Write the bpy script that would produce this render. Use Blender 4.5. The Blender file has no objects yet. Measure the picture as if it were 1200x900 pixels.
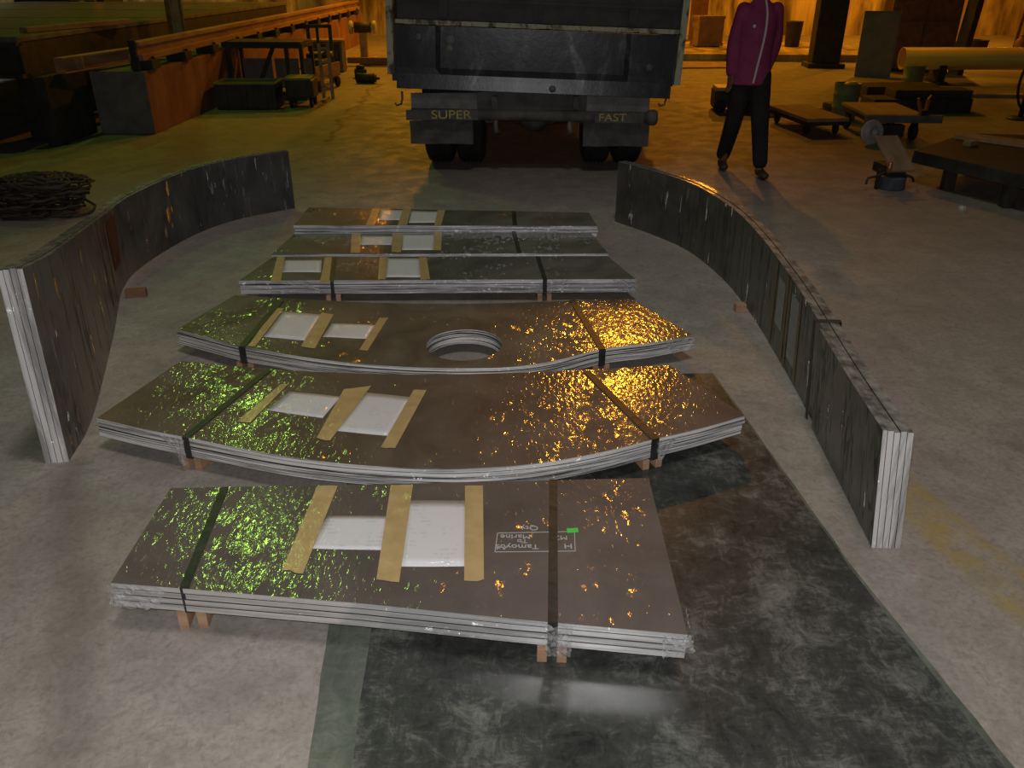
import bpy, bmesh, math, random
from mathutils import Vector, Matrix
from mathutils.bvhtree import BVHTree
random.seed(7)
SC = bpy.context.scene
COL = SC.collection
R = math.radians

# ------------------------------------------------------------------ materials
def _n(nt, t, **kw):
    n = nt.nodes.new(t)
    for k, v in kw.items():
        if k in n.inputs: n.inputs[k].default_value = v
        else: setattr(n, k, v)
    return n

def coords(nt, scale=(1, 1, 1), rot=(0, 0, 0)):
    tc = _n(nt, 'ShaderNodeTexCoord')
    mp = _n(nt, 'ShaderNodeMapping')
    mp.inputs['Scale'].default_value = scale
    mp.inputs['Rotation'].default_value = rot
    nt.links.new(tc.outputs['Object'], mp.inputs['Vector'])
    return mp.outputs['Vector']

def noise(nt, vec, scale, detail=4, rough=.55, dist=0):
    n = _n(nt, 'ShaderNodeTexNoise')
    n.inputs['Scale'].default_value = scale
    n.inputs['Detail'].default_value = detail
    n.inputs['Roughness'].default_value = rough
    n.inputs['Distortion'].default_value = dist
    nt.links.new(vec, n.inputs['Vector'])
    return n.outputs['Fac']

def ramp(nt, fac, stops):
    r = _n(nt, 'ShaderNodeValToRGB')
    els = r.color_ramp.elements
    while len(els) < len(stops): els.new(.5)
    for e, (p, c) in zip(els, stops):
        e.position = p
        e.color = (c[0], c[1], c[2], 1) if not isinstance(c, (int, float)) else (c, c, c, 1)
    nt.links.new(fac, r.inputs['Fac'])
    return r.outputs['Color']

def mth(nt, op, a, b=None, c=None, clamp=False):
    m = _n(nt, 'ShaderNodeMath', operation=op, use_clamp=clamp)
    for i, x in enumerate((a, b, c)):
        if x is None: continue
        if isinstance(x, (int, float)): m.inputs[i].default_value = x
        else: nt.links.new(x, m.inputs[i])
    return m.outputs[0]

def mixc(nt, fac, a, b):
    m = _n(nt, 'ShaderNodeMix', data_type='RGBA')
    for s, x in ((m.inputs['Factor'], fac), (m.inputs['A'], a), (m.inputs['B'], b)):
        pass
    ins = [i for i in m.inputs if i.enabled or True]
    fa = m.inputs[0]; ca = m.inputs[6]; cb = m.inputs[7]
    for s, x in ((fa, fac), (ca, a), (cb, b)):
        if isinstance(x, (int, float)): s.default_value = x
        elif isinstance(x, tuple): s.default_value = (*x[:3], 1)
        else: nt.links.new(x, s)
    return m.outputs[2]

def bump(nt, h, strength, dist=.01):
    b = _n(nt, 'ShaderNodeBump')
    b.inputs['Strength'].default_value = strength
    b.inputs['Distance'].default_value = dist
    nt.links.new(h, b.inputs['Height'])
    return b.outputs['Normal']

def base_mat(name):
    m = bpy.data.materials.new(name)
    m.use_nodes = True
    nt = m.node_tree
    return m, nt, nt.nodes['Principled BSDF']

def simple(name, c1, c2=None, scale=8, rough=.6, metal=0, lo=.35, hi=.65, bumps=.25, bscale=40, stretch=(1, 1, 1), spec=.5):
    m, nt, p = base_mat(name)
    v = coords(nt, stretch)
    if c2:
        f = noise(nt, v, scale, 6, .6, .4)
        nt.links.new(ramp(nt, f, [(lo, c1), (hi, c2)]), p.inputs['Base Color'])
    else:
        p.inputs['Base Color'].default_value = (*c1, 1)
    p.inputs['Roughness'].default_value = rough
    p.inputs['Metallic'].default_value = metal
    p.inputs['Specular IOR Level'].default_value = spec
    if bumps:
        nt.links.new(bump(nt, noise(nt, v, bscale, 5), bumps, .01), p.inputs['Normal'])
    return m

def film_coat(nt, p, weight=1.0, rough=.15, streak_rot=.5, amp=.34, bias=0.0):
    """crinkled stretch film over the surface: a clear coat broken into small flat facets, each tilted its own way"""
    v = coords(nt)
    vs = coords(nt, (1, .42, 1), (0, 0, streak_rot))
    patch = ramp(nt, noise(nt, v, 5.0, 4, .62, .5), [(.51, .04), (.60, 1.0)])
    wob = _n(nt, 'ShaderNodeTexNoise'); wob.inputs['Scale'].default_value = 30
    nt.links.new(v, wob.inputs['Vector'])
    add = _n(nt, 'ShaderNodeVectorMath', operation='MULTIPLY_ADD')
    nt.links.new(wob.outputs['Color'], add.inputs[0]); add.inputs[1].default_value = (.02, .02, .02); nt.links.new(vs, add.inputs[2])
    vo = _n(nt, 'ShaderNodeTexVoronoi'); vo.inputs['Scale'].default_value = 68
    nt.links.new(add.outputs[0], vo.inputs['Vector'])
    d = _n(nt, 'ShaderNodeVectorMath', operation='SUBTRACT'); nt.links.new(vo.outputs['Color'], d.inputs[0]); d.inputs[1].default_value = (.5, .5, .5-bias)
    sc = _n(nt, 'ShaderNodeVectorMath', operation='SCALE'); nt.links.new(d.outputs[0], sc.inputs[0])
    nt.links.new(mth(nt, 'MULTIPLY', patch, amp), sc.inputs['Scale'])
    b0 = bump(nt, noise(nt, vs, 60, 2, .5, .6), .5, .004)
    a2 = _n(nt, 'ShaderNodeVectorMath', operation='ADD'); nt.links.new(b0, a2.inputs[0]); nt.links.new(sc.outputs[0], a2.inputs[1])
    nm = _n(nt, 'ShaderNodeVectorMath', operation='NORMALIZE'); nt.links.new(a2.outputs[0], nm.inputs[0])
    p.inputs['Coat Weight'].default_value = weight
    p.inputs['Coat Roughness'].default_value = rough
    p.inputs['Coat IOR'].default_value = 1.5
    nt.links.new(nm.outputs[0], p.inputs['Coat Normal'])

def mk_sheet_face(name, c1, c2, rot, weight=1.0, vertical=False):
    m, nt, p = base_mat(name)
    v = coords(nt)
    f = noise(nt, v, 3.0, 6, .6, .8)
    nt.links.new(ramp(nt, f, [(.35, c1), (.68, c2)]), p.inputs['Base Color'])
    p.inputs['Roughness'].default_value = .55
    p.inputs['Specular IOR Level'].default_value = .3
    if vertical:
        vs = coords(nt, (1, 1, .05))
        ridge = ramp(nt, noise(nt, vs, 9, 4, .6, .4), [(.49, 0.0), (.52, 1.0), (.555, 1.0), (.58, 0.0)])
        vo = _n(nt, 'ShaderNodeTexVoronoi'); vo.inputs['Scale'].default_value = 60
        nt.links.new(coords(nt, (1, 1, .22)), vo.inputs['Vector'])
        d = _n(nt, 'ShaderNodeVectorMath', operation='SUBTRACT'); nt.links.new(vo.outputs['Color'], d.inputs[0]); d.inputs[1].default_value = (.5, .5, .36)
        sc = _n(nt, 'ShaderNodeVectorMath', operation='SCALE'); nt.links.new(d.outputs[0], sc.inputs[0])
        nt.links.new(mth(nt, 'ADD', mth(nt, 'MULTIPLY', ridge, 2.4), .06), sc.inputs['Scale'])
        b0 = bump(nt, noise(nt, vs, 30, 3), .16, .006)
        a2 = _n(nt, 'ShaderNodeVectorMath', operation='ADD'); nt.links.new(b0, a2.inputs[0]); nt.links.new(sc.outputs[0], a2.inputs[1])
        nm = _n(nt, 'ShaderNodeVectorMath', operation='NORMALIZE'); nt.links.new(a2.outputs[0], nm.inputs[0])
        nt.links.new(nm.outputs[0], p.inputs['Coat Normal'])
        p.inputs['Coat Weight'].default_value = weight
        p.inputs['Coat Roughness'].default_value = .30
    else:
        film_coat(nt, p, weight, .115, rot)
    return m

def mk_edge(name, stretch, c1, c2, metal=.35, rough=.30, scale=20, bumps=.35, coat=.6):
    """bright sheet edges with crumpled film pulled over them"""
    m, nt, p = base_mat(name)
    v = coords(nt, stretch)
    f = noise(nt, v, scale, 5, .65, .5)
    nt.links.new(ramp(nt, f, [(.39, c1), (.57, c2)]), p.inputs['Base Color'])  # silver streaks; the palest also paint in glints on the film
    p.inputs['Metallic'].default_value = metal
    p.inputs['Roughness'].default_value = rough
    nt.links.new(bump(nt, noise(nt, v, 45, 3), bumps, .006), p.inputs['Normal'])
    film_coat(nt, p, coat, .22, .5, 1.0, .5)
    return m

def mk_top(name):
    """long narrow top of an upright bundle: dark, under taut shiny film"""
    m, nt, p = base_mat(name)
    v = coords(nt)
    nt.links.new(ramp(nt, noise(nt, v, 20, 5), [(.35, (.12, .12, .115)), (.65, (.42, .42, .40))]), p.inputs['Base Color'])
    p.inputs['Roughness'].default_value = .4
    p.inputs['Metallic'].default_value = .3
    film_coat(nt, p, 1.0, .11, .5, .10)
    return m

def seg_mask(nt, vec, a, b, width, soft):
    """1 inside a painted line from a to b lying on the floor"""
    ax, ay = a; bx, by = b
    L = math.hypot(bx-ax, by-ay)
    ang = math.atan2(by-ay, bx-ax)
    sep = _n(nt, 'ShaderNodeSeparateXYZ'); nt.links.new(vec, sep.inputs[0])
    x = mth(nt, 'SUBTRACT', sep.outputs[0], ax); y = mth(nt, 'SUBTRACT', sep.outputs[1], ay)
    u = mth(nt, 'ADD', mth(nt, 'MULTIPLY', x, math.cos(ang)), mth(nt, 'MULTIPLY', y, math.sin(ang)))
    w = mth(nt, 'ABSOLUTE', mth(nt, 'SUBTRACT', mth(nt, 'MULTIPLY', y, math.cos(ang)), mth(nt, 'MULTIPLY', x, math.sin(ang))))
    d = mth(nt, 'MAXIMUM', w, mth(nt, 'MULTIPLY', mth(nt, 'MAXIMUM', mth(nt, 'MULTIPLY', u, -1), mth(nt, 'SUBTRACT', u, L)), 1))
    mr = _n(nt, 'ShaderNodeMapRange')
    mr.inputs['From Min'].default_value = width+soft; mr.inputs['From Max'].default_value = width
    nt.links.new(d, mr.inputs['Value'])
    return mr.outputs[0]

M = {}
# concrete floor: mottled grey-brown, worn yellow paint, a crack, dark oil stains, a faint dark diagonal streak
def mk_floor():
    m, nt, p = base_mat('concrete_floor')
    v = coords(nt)
    big = noise(nt, v, .55, 5, .6, .5)
    mid = noise(nt, v, 4.5, 8, .65, .4)
    fin = noise(nt, v, 60, 4, .6)
    c = ramp(nt, mid, [(.30, (.235, .210, .190)), (.52, (.320, .292, .268)), (.72, (.395, .365, .335))])
    c = mixc(nt, ramp(nt, big, [(.42, 0.0), (.62, .5)]), c, (.225, .200, .170))
    grit = noise(nt, v, 28, 9, .75, .6)
    c = mixc(nt, ramp(nt, grit, [(.30, .75), (.50, 0.0)]), c, (.165, .148, .132))
    c = mixc(nt, ramp(nt, grit, [(.60, 0.0), (.74, .7)]), c, (.50, .47, .44))
    c = mixc(nt, ramp(nt, fin, [(.35, .35), (.55, 0.0)]), c, (.17, .15, .135))
    stain = noise(nt, v, 1.7, 3, .5, .6)
    c = mixc(nt, ramp(nt, stain, [(.66, 0.0), (.76, .6)]), c, (.09, .08, .07))
    wear = ramp(nt, noise(nt, v, 7, 5, .7), [(.36, 0.05), (.62, .62)])
    for a, b, w in (((1.32, 2.62), (1.58, 1.55), .075), ((2.55, 9.8), (3.05, 8.3), .06), ((3.2, 8.6), (4.2, 7.9), .05)):
        mk = mth(nt, 'MULTIPLY', seg_mask(nt, v, a, b, w, .05), wear)
        c = mixc(nt, mk, c, (.34, .25, .035))
    mk = seg_mask(nt, v, (-1.05, 1.35), (-1.62, 2.55), .02, .07)
    c = mixc(nt, mth(nt, 'MULTIPLY', mk, .35), c, (.10, .09, .08))
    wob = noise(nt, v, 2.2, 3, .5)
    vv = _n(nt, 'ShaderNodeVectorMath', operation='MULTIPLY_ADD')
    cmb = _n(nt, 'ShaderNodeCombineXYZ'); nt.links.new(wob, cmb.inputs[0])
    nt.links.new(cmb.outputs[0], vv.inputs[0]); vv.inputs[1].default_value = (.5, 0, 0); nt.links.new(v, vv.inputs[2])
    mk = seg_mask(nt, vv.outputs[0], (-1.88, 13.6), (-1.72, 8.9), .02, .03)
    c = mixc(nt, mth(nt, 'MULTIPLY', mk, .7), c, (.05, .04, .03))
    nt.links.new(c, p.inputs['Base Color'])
    nt.links.new(ramp(nt, mid, [(.3, .72), (.7, .50)]), p.inputs['Roughness'])
    p.inputs['Specular IOR Level'].default_value = .35
    h = mth(nt, 'ADD', mth(nt, 'MULTIPLY', mid, .7), mth(nt, 'MULTIPLY', fin, .25))
    nt.links.new(bump(nt, h, .25, .02), p.inputs['Normal'])
    return m
M['floor'] = mk_floor()

def mk_plate(name, dark, mid_, light):
    m, nt, p = base_mat(name)
    v = coords(nt)
    a = noise(nt, v, 3.4, 4, .6, .5)
    b = noise(nt, v, 14, 12, .82, 1.2)
    s1 = noise(nt, coords(nt, (1, .25, 1), (0, 0, .7)), 45, 6, .7, 1.0)
    s2 = noise(nt, coords(nt, (.25, 1, 1), (0, 0, .4)), 55, 6, .7, 1.2)
    f = mth(nt, 'ADD', mth(nt, 'MULTIPLY', a, .34), mth(nt, 'MULTIPLY', b, .40))
    f = mth(nt, 'ADD', f, mth(nt, 'MULTIPLY', mth(nt, 'ADD', s1, s2), .13))
    c = ramp(nt, f, [(.39, dark), (.50, mid_), (.63, light)])
    nt.links.new(c, p.inputs['Base Color'])
    p.inputs['Metallic'].default_value = .15
    nt.links.new(ramp(nt, f, [(.4, .30), (.62, .55)]), p.inputs['Roughness'])
    nt.links.new(bump(nt, f, .12, .01), p.inputs['Normal'])
    return m
M['plate'] = mk_plate('mill_scale_steel', (.018, .020, .019), (.052, .055, .052), (.21, .215, .20))
M['plate_green'] = mk_plate('greenish_steel', (.075, .088, .072), (.115, .130, .108), (.20, .21, .18))
M['rust'] = simple('rust_edge', (.16, .09, .04), (.30, .15, .06), 18, .8)

M['face6'] = mk_sheet_face('film_over_dark_sheet', (.088, .072, .068), (.135, .112, .104), .15)
M['face5'] = mk_sheet_face('film_over_brown_sheet', (.088, .062, .050), (.150, .112, .092), .6)
M['face4'] = mk_sheet_face('film_over_olive_sheet', (.075, .060, .048), (.165, .140, .110), .4)
M['face3'] = mk_sheet_face('film_over_grey_sheet', (.066, .062, .052), (.150, .140, .11), .2, .8)
M['edge6'] = mk_edge('smooth_silver_sheet_edge', (.10, .10, 3), (.50, .50, .50), (.90, .90, .91), .62, .16, 14, .05, .5)
M['edge'] = mk_edge('silver_sheet_edge', (.12, .12, 8), (.11, .11, .12), (1.0, 1.0, 1.0), .12, .30, 18)
M['edge_dull'] = mk_edge('grey_sheet_edge', (.12, .12, 8), (.13, .13, .15), (.80, .80, .84), .12)
M['edge_up'] = mk_edge('silver_end_edge', (1.5, 1.5, .12), (.42, .42, .43), (.95, .95, .97), .35, .26, 16, .35, .9)
M['top_up'] = mk_top('film_over_bundle_top')
M['face_up'] = mk_sheet_face('film_over_black_upright_sheet', (.036, .036, .037), (.095, .094, .092), .2, .9, True)
M['face_in'] = simple('bare_sheet_between', (.05, .045, .04), None, rough=.6)

def mk_tape():
    m, nt, p = base_mat('brown_packing_tape')
    v = coords(nt)
    nt.links.new(ramp(nt, noise(nt, v, 14, 4), [(.3, (.40, .28, .125)), (.7, (.52, .38, .19))]), p.inputs['Base Color'])
    p.inputs['Roughness'].default_value = .5
    film_coat(nt, p, .4, .16, .3)
    return m
M['tape'] = mk_tape()
def mk_paper():
    m, nt, p = base_mat('printed_paper')
    tc = _n(nt, 'ShaderNodeTexCoord')
    sep = _n(nt, 'ShaderNodeSeparateXYZ'); nt.links.new(tc.outputs['Object'], sep.inputs[0])
    rows = mth(nt, 'FRACT', mth(nt, 'MULTIPLY', sep.outputs[1], 52))
    rows = mth(nt, 'GREATER_THAN', rows, .55)
    words = mth(nt, 'GREATER_THAN', noise(nt, coords(nt, (1, .4, 1)), 55, 2), .52)
    blocks = mth(nt, 'GREATER_THAN', noise(nt, coords(nt), 12, 1), .50)
    k = mth(nt, 'MULTIPLY', mth(nt, 'MULTIPLY', rows, words), mth(nt, 'MULTIPLY', blocks, .17))
    c = mixc(nt, k, (.66, .66, .70), (.22, .22, .26))
    nt.links.new(c, p.inputs['Base Color'])
    p.inputs['Roughness'].default_value = .55
    film_coat(nt, p, .4, .16, .3)
    return m
M['paper'] = mk_paper()
M['strap'] = simple('black_strap', (.018, .018, .018), (.04, .04, .038), 20, .45)
M['wood'] = simple('raw_softwood', (.34, .20, .12), (.46, .29, .18), 10, .7, stretch=(1, .15, 4))
M['wood_dark'] = simple('reddish_wood', (.16, .075, .045), (.24, .12, .07), 10, .7)
M['chalk'] = simple('chalk_marker', (.42, .42, .42), None, rough=.8, bumps=0)
M['sticker'] = simple('green_sticker', (.06, .62, .09), None, rough=.5, bumps=0)

def mk_film():
    m, nt, p = base_mat('loose_clear_film')
    v = coords(nt)
    p.inputs['Base Color'].default_value = (.75, .75, .77, 1)
    p.inputs['Roughness'].default_value = .15
    nt.links.new(ramp(nt, noise(nt, v, 30, 3), [(.35, .10), (.7, .55)]), p.inputs['Alpha'])
    nt.links.new(bump(nt, noise(nt, v, 50, 3), 1, .01), p.inputs['Normal'])
    return m
M['film'] = mk_film()

# hall and background
M['wall'] = simple('limewashed_wall', (.11, .075, .03), (.68, .52, .22), 1.5, .85, lo=.36, hi=.66, stretch=(1.6, 1, .3))
M['wall_side'] = simple('grey_plaster', (.22, .21, .19), (.34, .32, .28), 1.2, .9)
M['ceiling'] = simple('dark_roof_sheet', (.025, .025, .025), (.045, .045, .04), 2, .8)
M['steel_dark'] = simple('dark_painted_steel', (.020, .020, .019), (.05, .047, .042), 6, .6)
M['steel_grey'] = simple('grey_steel', (.085, .085, .08), (.16, .16, .15), 7, .55)
M['steel_green'] = simple('green_grey_bed_plate', (.12, .13, .12), (.24, .26, .24), 5, .32, .3)
M['rust_beam'] = simple('rusty_beam', (.28, .16, .09), (.48, .30, .17), 7, .65, stretch=(1, .3, 1))
M['plinth_end'] = simple('bare_concrete', (.13, .13, .12), (.21, .21, .19), 5, .85)
M['plinth_side'] = simple('faded_red_paint', (.20, .085, .06), (.34, .17, .12), 4, .8, stretch=(1, 1, .4))
M['board'] = simple('worn_boards', (.26, .17, .10), (.40, .27, .16), 6, .75, stretch=(1, .2, 1))
M['board_grey'] = simple('grey_panel', (.16, .16, .145), (.24, .235, .21), 4, .7)
M['bin_green'] = simple('green_drum_paint', (.11, .15, .06), (.20, .24, .10), 6, .55)
M['yellow'] = simple('yellow_paint', (.62, .42, .06), (.74, .52, .10), 3, .45)
M['pipe'] = simple('yellow_pipe', (.66, .44, .08), (.78, .54, .12), 2, .42, stretch=(.3, 1, 1))
M['rubber'] = simple('black_rubber', (.012, .012, .012), (.028, .027, .026), 12, .8)
M['rim'] = simple('wheel_steel', (.10, .09, .08), (.17, .15, .13), 8, .6)
M['disc'] = simple('pale_disc', (.34, .33, .32), (.56, .54, .52), 9, .5)
M['blue'] = simple('blue_grey_paint', (.06, .075, .10), (.12, .14, .17), 8, .5)
M['copper'] = simple('copper_clamp', (.45, .22, .10), None, rough=.35, metal=.6)
M['cable'] = simple('dark_cable', (.022, .017, .014), (.060, .042, .032), 20, .7)

def mk_tailgate():
    m, nt, p = base_mat('smeared_dark_tailgate')
    v = coords(nt)
    vs = coords(nt, (1, 1, .45), (0, .5, 0))
    a = noise(nt, vs, 3.2, 6, .65, 1.2)
    b = noise(nt, v, 26, 4, .6)
    c = ramp(nt, a, [(.42, (.022, .023, .028)), (.58, (.045, .047, .056)), (.72, (.15, .155, .175))])
    c = mixc(nt, ramp(nt, b, [(.35, .5), (.6, 0.0)]), c, (.02, .02, .022))
    nt.links.new(c, p.inputs['Base Color'])
    p.inputs['Roughness'].default_value = .30
    p.inputs['Metallic'].default_value = .3
    nt.links.new(bump(nt, b, .08, .01), p.inputs['Normal'])
    return m
M['tailgate'] = mk_tailgate()
M['cream'] = simple('worn_cream_paint', (.06, .055, .045), (.42, .42, .30), 14, .6, lo=.38, hi=.52, stretch=(1, 1, .5))
M['chassis'] = simple('dusty_chassis', (.06, .06, .057), (.14, .135, .125), 6, .75)
M['flap'] = simple('dusty_mud_flap', (.14, .14, .138), (.24, .235, .225), 9, .8)
M['letter'] = simple('faded_yellow_letters', (.42, .33, .08), (.66, .54, .18), 30, .7)
M['cab'] = simple('cab_paint', (.20, .16, .05), (.30, .22, .08), 3, .45)
M['glass'] = simple('dark_cab_glass', (.02, .025, .028), None, rough=.08, bumps=0)
# person
M['skin'] = simple('skin', (.22, .115, .07), (.27, .145, .09), 10, .55, bumps=.05)
M['hair'] = simple('black_hair', (.010, .009, .008), (.02, .018, .016), 60, .5, stretch=(1, 1, .1))
M['jacket'] = simple('magenta_jacket', (.24, .030, .10), (.33, .045, .15), 9, .8, bumps=.4, bscale=14)
M['trouser'] = simple('dark_trousers', (.012, .011, .012), (.022, .020, .021), 9, .9, bumps=.4, bscale=14)
M['zip'] = simple('white_zip', (.62, .58, .58), None, rough=.6)
M['shoe'] = simple('brown_shoe', (.05, .028, .022), (.09, .05, .035), 12, .6)

# ------------------------------------------------------------------ mesh helpers
def new_bm(): return bmesh.new()

def box(bm, c, s, rot=None, mi=0, bev=0):
    """box centred at c with full sizes s; rot = Matrix or z angle"""
    r = bmesh.ops.create_cube(bm, size=1)
    vs = r['verts']
    mat = Matrix.Diagonal((*s, 1))
    if rot is not None:
        rm = rot if isinstance(rot, Matrix) else Matrix.Rotation(rot, 4, 'Z')
        mat = rm.to_4x4() @ mat
    bmesh.ops.transform(bm, matrix=Matrix.Translation(c) @ mat, verts=vs)
    fs = set(f for v in vs for f in v.link_faces)
    for f in fs: f.material_index = mi
    if bev:
        es = list(set(e for f in fs for e in f.edges))
        o = bmesh.ops.bevel(bm, geom=es, offset=bev, segments=2, affect='EDGES', profile=.7)
        for f in o['faces']: f.material_index = mi
    return vs

def beam(bm, a, b, w, h, mi=0, bev=0, up=(0, 0, 1)):
    """rectangular bar from a to b"""
    a = Vector(a); b = Vector(b); d = b-a; L = d.length; d.normalize()
    u = Vector(up)
    s = d.cross(u)
    if s.length < 1e-4: s = d.cross(Vector((0, 1, 0)))
    s.normalize(); u = s.cross(d)
    m = Matrix((d, s, u)).transposed()
    return box(bm, (a+b)/2, (L, w, h), m, mi, bev)

def tube(bm, pts, r, seg=10, mi=0, cap=True):
    pts = [Vector(p) for p in pts]
    rings = []
    n = len(pts)
    ref = None
    for i, p in enumerate(pts):
        t = (pts[min(i+1, n-1)]-pts[max(i-1, 0)]).normalized()
        if ref is None:
            ref = Vector((0, 0, 1)) if abs(t.z) < .9 else Vector((1, 0, 0))
        s = t.cross(ref)
        if s.length < 1e-5: s = t.orthogonal()
        s.normalize(); u = s.cross(t).normalized(); ref = u
        rr = r[i] if isinstance(r, (list, tuple)) else r
        ring = []
        for k in range(seg):
            a = 2*math.pi*k/seg
            ring.append(bm.verts.new(p+(s*math.cos(a)+u*math.sin(a))*rr))
        rings.append(ring)
    for a, b in zip(rings, rings[1:]):
        for k in range(seg):
            f = bm.faces.new((a[k], a[(k+1) % seg], b[(k+1) % seg], b[k])); f.material_index = mi; f.smooth = True
    if cap:
        f = bm.faces.new(list(reversed(rings[0]))); f.material_index = mi
        f = bm.faces.new(rings[-1]); f.material_index = mi
    return rings

def lathe(bm, prof, c=(0, 0, 0), axis='Z', seg=28, mi=0, smooth=True):
    """profile of (radius, height); closed onto the axis where radius = 0"""
    rm = {'Z': Matrix.Identity(3), 'X': Matrix.Rotation(R(90), 3, 'Y'), 'Y': Matrix.Rotation(R(-90), 3, 'X')}[axis] if isinstance(axis, str) else axis
    c = Vector(c)
    rings = []
    for (r, h) in prof:
        if r < 1e-6: rings.append([bm.verts.new(c+rm @ Vector((0, 0, h)))])
        else: rings.append([bm.verts.new(c+rm @ Vector((r*math.cos(2*math.pi*k/seg), r*math.sin(2*math.pi*k/seg), h))) for k in range(seg)])
    for a, b in zip(rings, rings[1:]):
        for k in range(seg):
            k2 = (k+1) % seg
            if len(a) == 1 and len(b) == 1: continue
            if len(a) == 1: vs = (a[0], b[k2], b[k])
            elif len(b) == 1: vs = (a[k], a[k2], b[0])
            else: vs = (a[k], a[k2], b[k2], b[k])
            f = bm.faces.new(vs); f.material_index = mi; f.smooth = smooth
    return rings

def prism(bm, poly, z0, z1, mi_face=0, mi_side=0, hole=None):
    """flat plate with outline poly (list of xy) between z0 and z1, optional round hole"""
    def loop(pts, z): return [bm.verts.new((x, y, z)) for x, y in pts]
    ob, ot = loop(poly, z0), loop(poly, z1)
    loops = [(ob, ot, False)]
    if hole:
        hb, ht = loop(hole, z0), loop(hole, z1)
        loops.append((hb, ht, True))
    for b, t, inner in loops:
        n = len(b)
        for k in range(n):
            k2 = (k+1) % n
            vs = (b[k], b[k2], t[k2], t[k])
            f = bm.faces.new(tuple(reversed(vs)) if inner else vs); f.material_index = mi_side
    if not hole:
        f = bm.faces.new(ot); f.material_index = mi_face
        f = bm.faces.new(list(reversed(ob))); f.material_index = mi_face
    else:
        for idx in (1, 0):
            es = []
            for l in loops:
                vs = l[idx]
                for k in range(len(vs)):
                    e = bm.edges.get((vs[k], vs[(k+1) % len(vs)]))
                    es.append(e)
            r = bmesh.ops.triangle_fill(bm, edges=es, use_beauty=True)
            for g in r['geom']:
                if isinstance(g, bmesh.types.BMFace): g.material_index = mi_face
    bmesh.ops.recalc_face_normals(bm, faces=bm.faces[:])

def link(name, bm, mats, parent=None, smooth=False):
    me = bpy.data.meshes.new(name)
    bm.normal_update()
    if smooth:
        for f in bm.faces: f.smooth = True
    bm.to_mesh(me); bm.free()
    for m in (mats if isinstance(mats, (list, tuple)) else [mats]): me.materials.append(m)
    o = bpy.data.objects.new(name, me); COL.objects.link(o)
    if parent: o.parent = parent
    return o

def thing(name, label, cat, loc=(0, 0, 0), rz=0, group=None):
    o = bpy.data.objects.new(name, None); COL.objects.link(o)
    o.empty_display_size = .1
    o.location = loc; o.rotation_euler = (0, 0, rz)
    o['label'] = label; o['category'] = cat
    if group: o['group'] = group
    return o

def tag(o, label, cat, group=None):
    o['label'] = label; o['category'] = cat
    if group: o['group'] = group
    return o

def struct(name, bm, m):
    o = link(name, bm, m); o['kind'] = 'structure'
    return o

def smooth_line(pts, sub=6):
    """Catmull-Rom through 2-D / n-D points"""
    P = [Vector(p) for p in pts]
    out = []
    for i in range(len(P)-1):
        p0 = P[i-1] if i else P[0]*2-P[1]
        p1, p2 = P[i], P[i+1]
        p3 = P[i+2] if i+2 < len(P) else P[-1]*2-P[-2]
        for k in range(sub):
            t = k/sub
            out.append(.5*((2*p1)+(p2-p0)*t+(2*p0-5*p1+4*p2-p3)*t*t+(3*p1-p0-3*p2+p3)*t**3))
    out.append(P[-1])
    return out

def text_mesh(name, s, size, m, parent, mat4, depth=.0006):
    cu = bpy.data.curves.new(name, 'FONT')
    cu.body = s; cu.size = size; cu.extrude = depth; cu.align_x = 'CENTER'; cu.align_y = 'CENTER'
    tmp = bpy.data.objects.new(name+'_src', cu); COL.objects.link(tmp)
    dg = bpy.context.evaluated_depsgraph_get(); dg.update()
    me = bpy.data.meshes.new_from_object(tmp.evaluated_get(dg))
    bpy.data.objects.remove(tmp)
    me.name = name
    me.materials.clear(); me.materials.append(m)
    me.transform(mat4)
    o = bpy.data.objects.new(name, me); COL.objects.link(o); o.parent = parent
    return o

# ------------------------------------------------------------------ the hall
XL, XR, YF, YB, ZC = -14.0, 15.0, -6.0, 24.0, 9.0
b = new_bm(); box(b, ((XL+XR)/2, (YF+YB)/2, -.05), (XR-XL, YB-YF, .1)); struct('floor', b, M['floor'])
b = new_bm(); box(b, ((XL+XR)/2, (YF+YB)/2, ZC+.05), (XR-XL, YB-YF, .1)); struct('ceiling', b, M['ceiling'])
b = new_bm(); box(b, ((XL+XR)/2, YB+.1, ZC/2), (XR-XL, .2, ZC)); struct('wall_back', b, M['wall'])
b = new_bm(); box(b, ((XL+XR)/2, YF-.1, ZC/2), (XR-XL, .2, ZC)); struct('wall_front', b, M['wall_side'])
b = new_bm(); box(b, (XL-.1, (YF+YB)/2, ZC/2), (.2, YB-YF, ZC)); struct('wall_left', b, M['wall_side'])
b = new_bm(); box(b, (XR+.1, (YF+YB)/2, ZC/2), (.2, YB-YF, ZC)); struct('wall_right', b, M['wall_side'])

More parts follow.
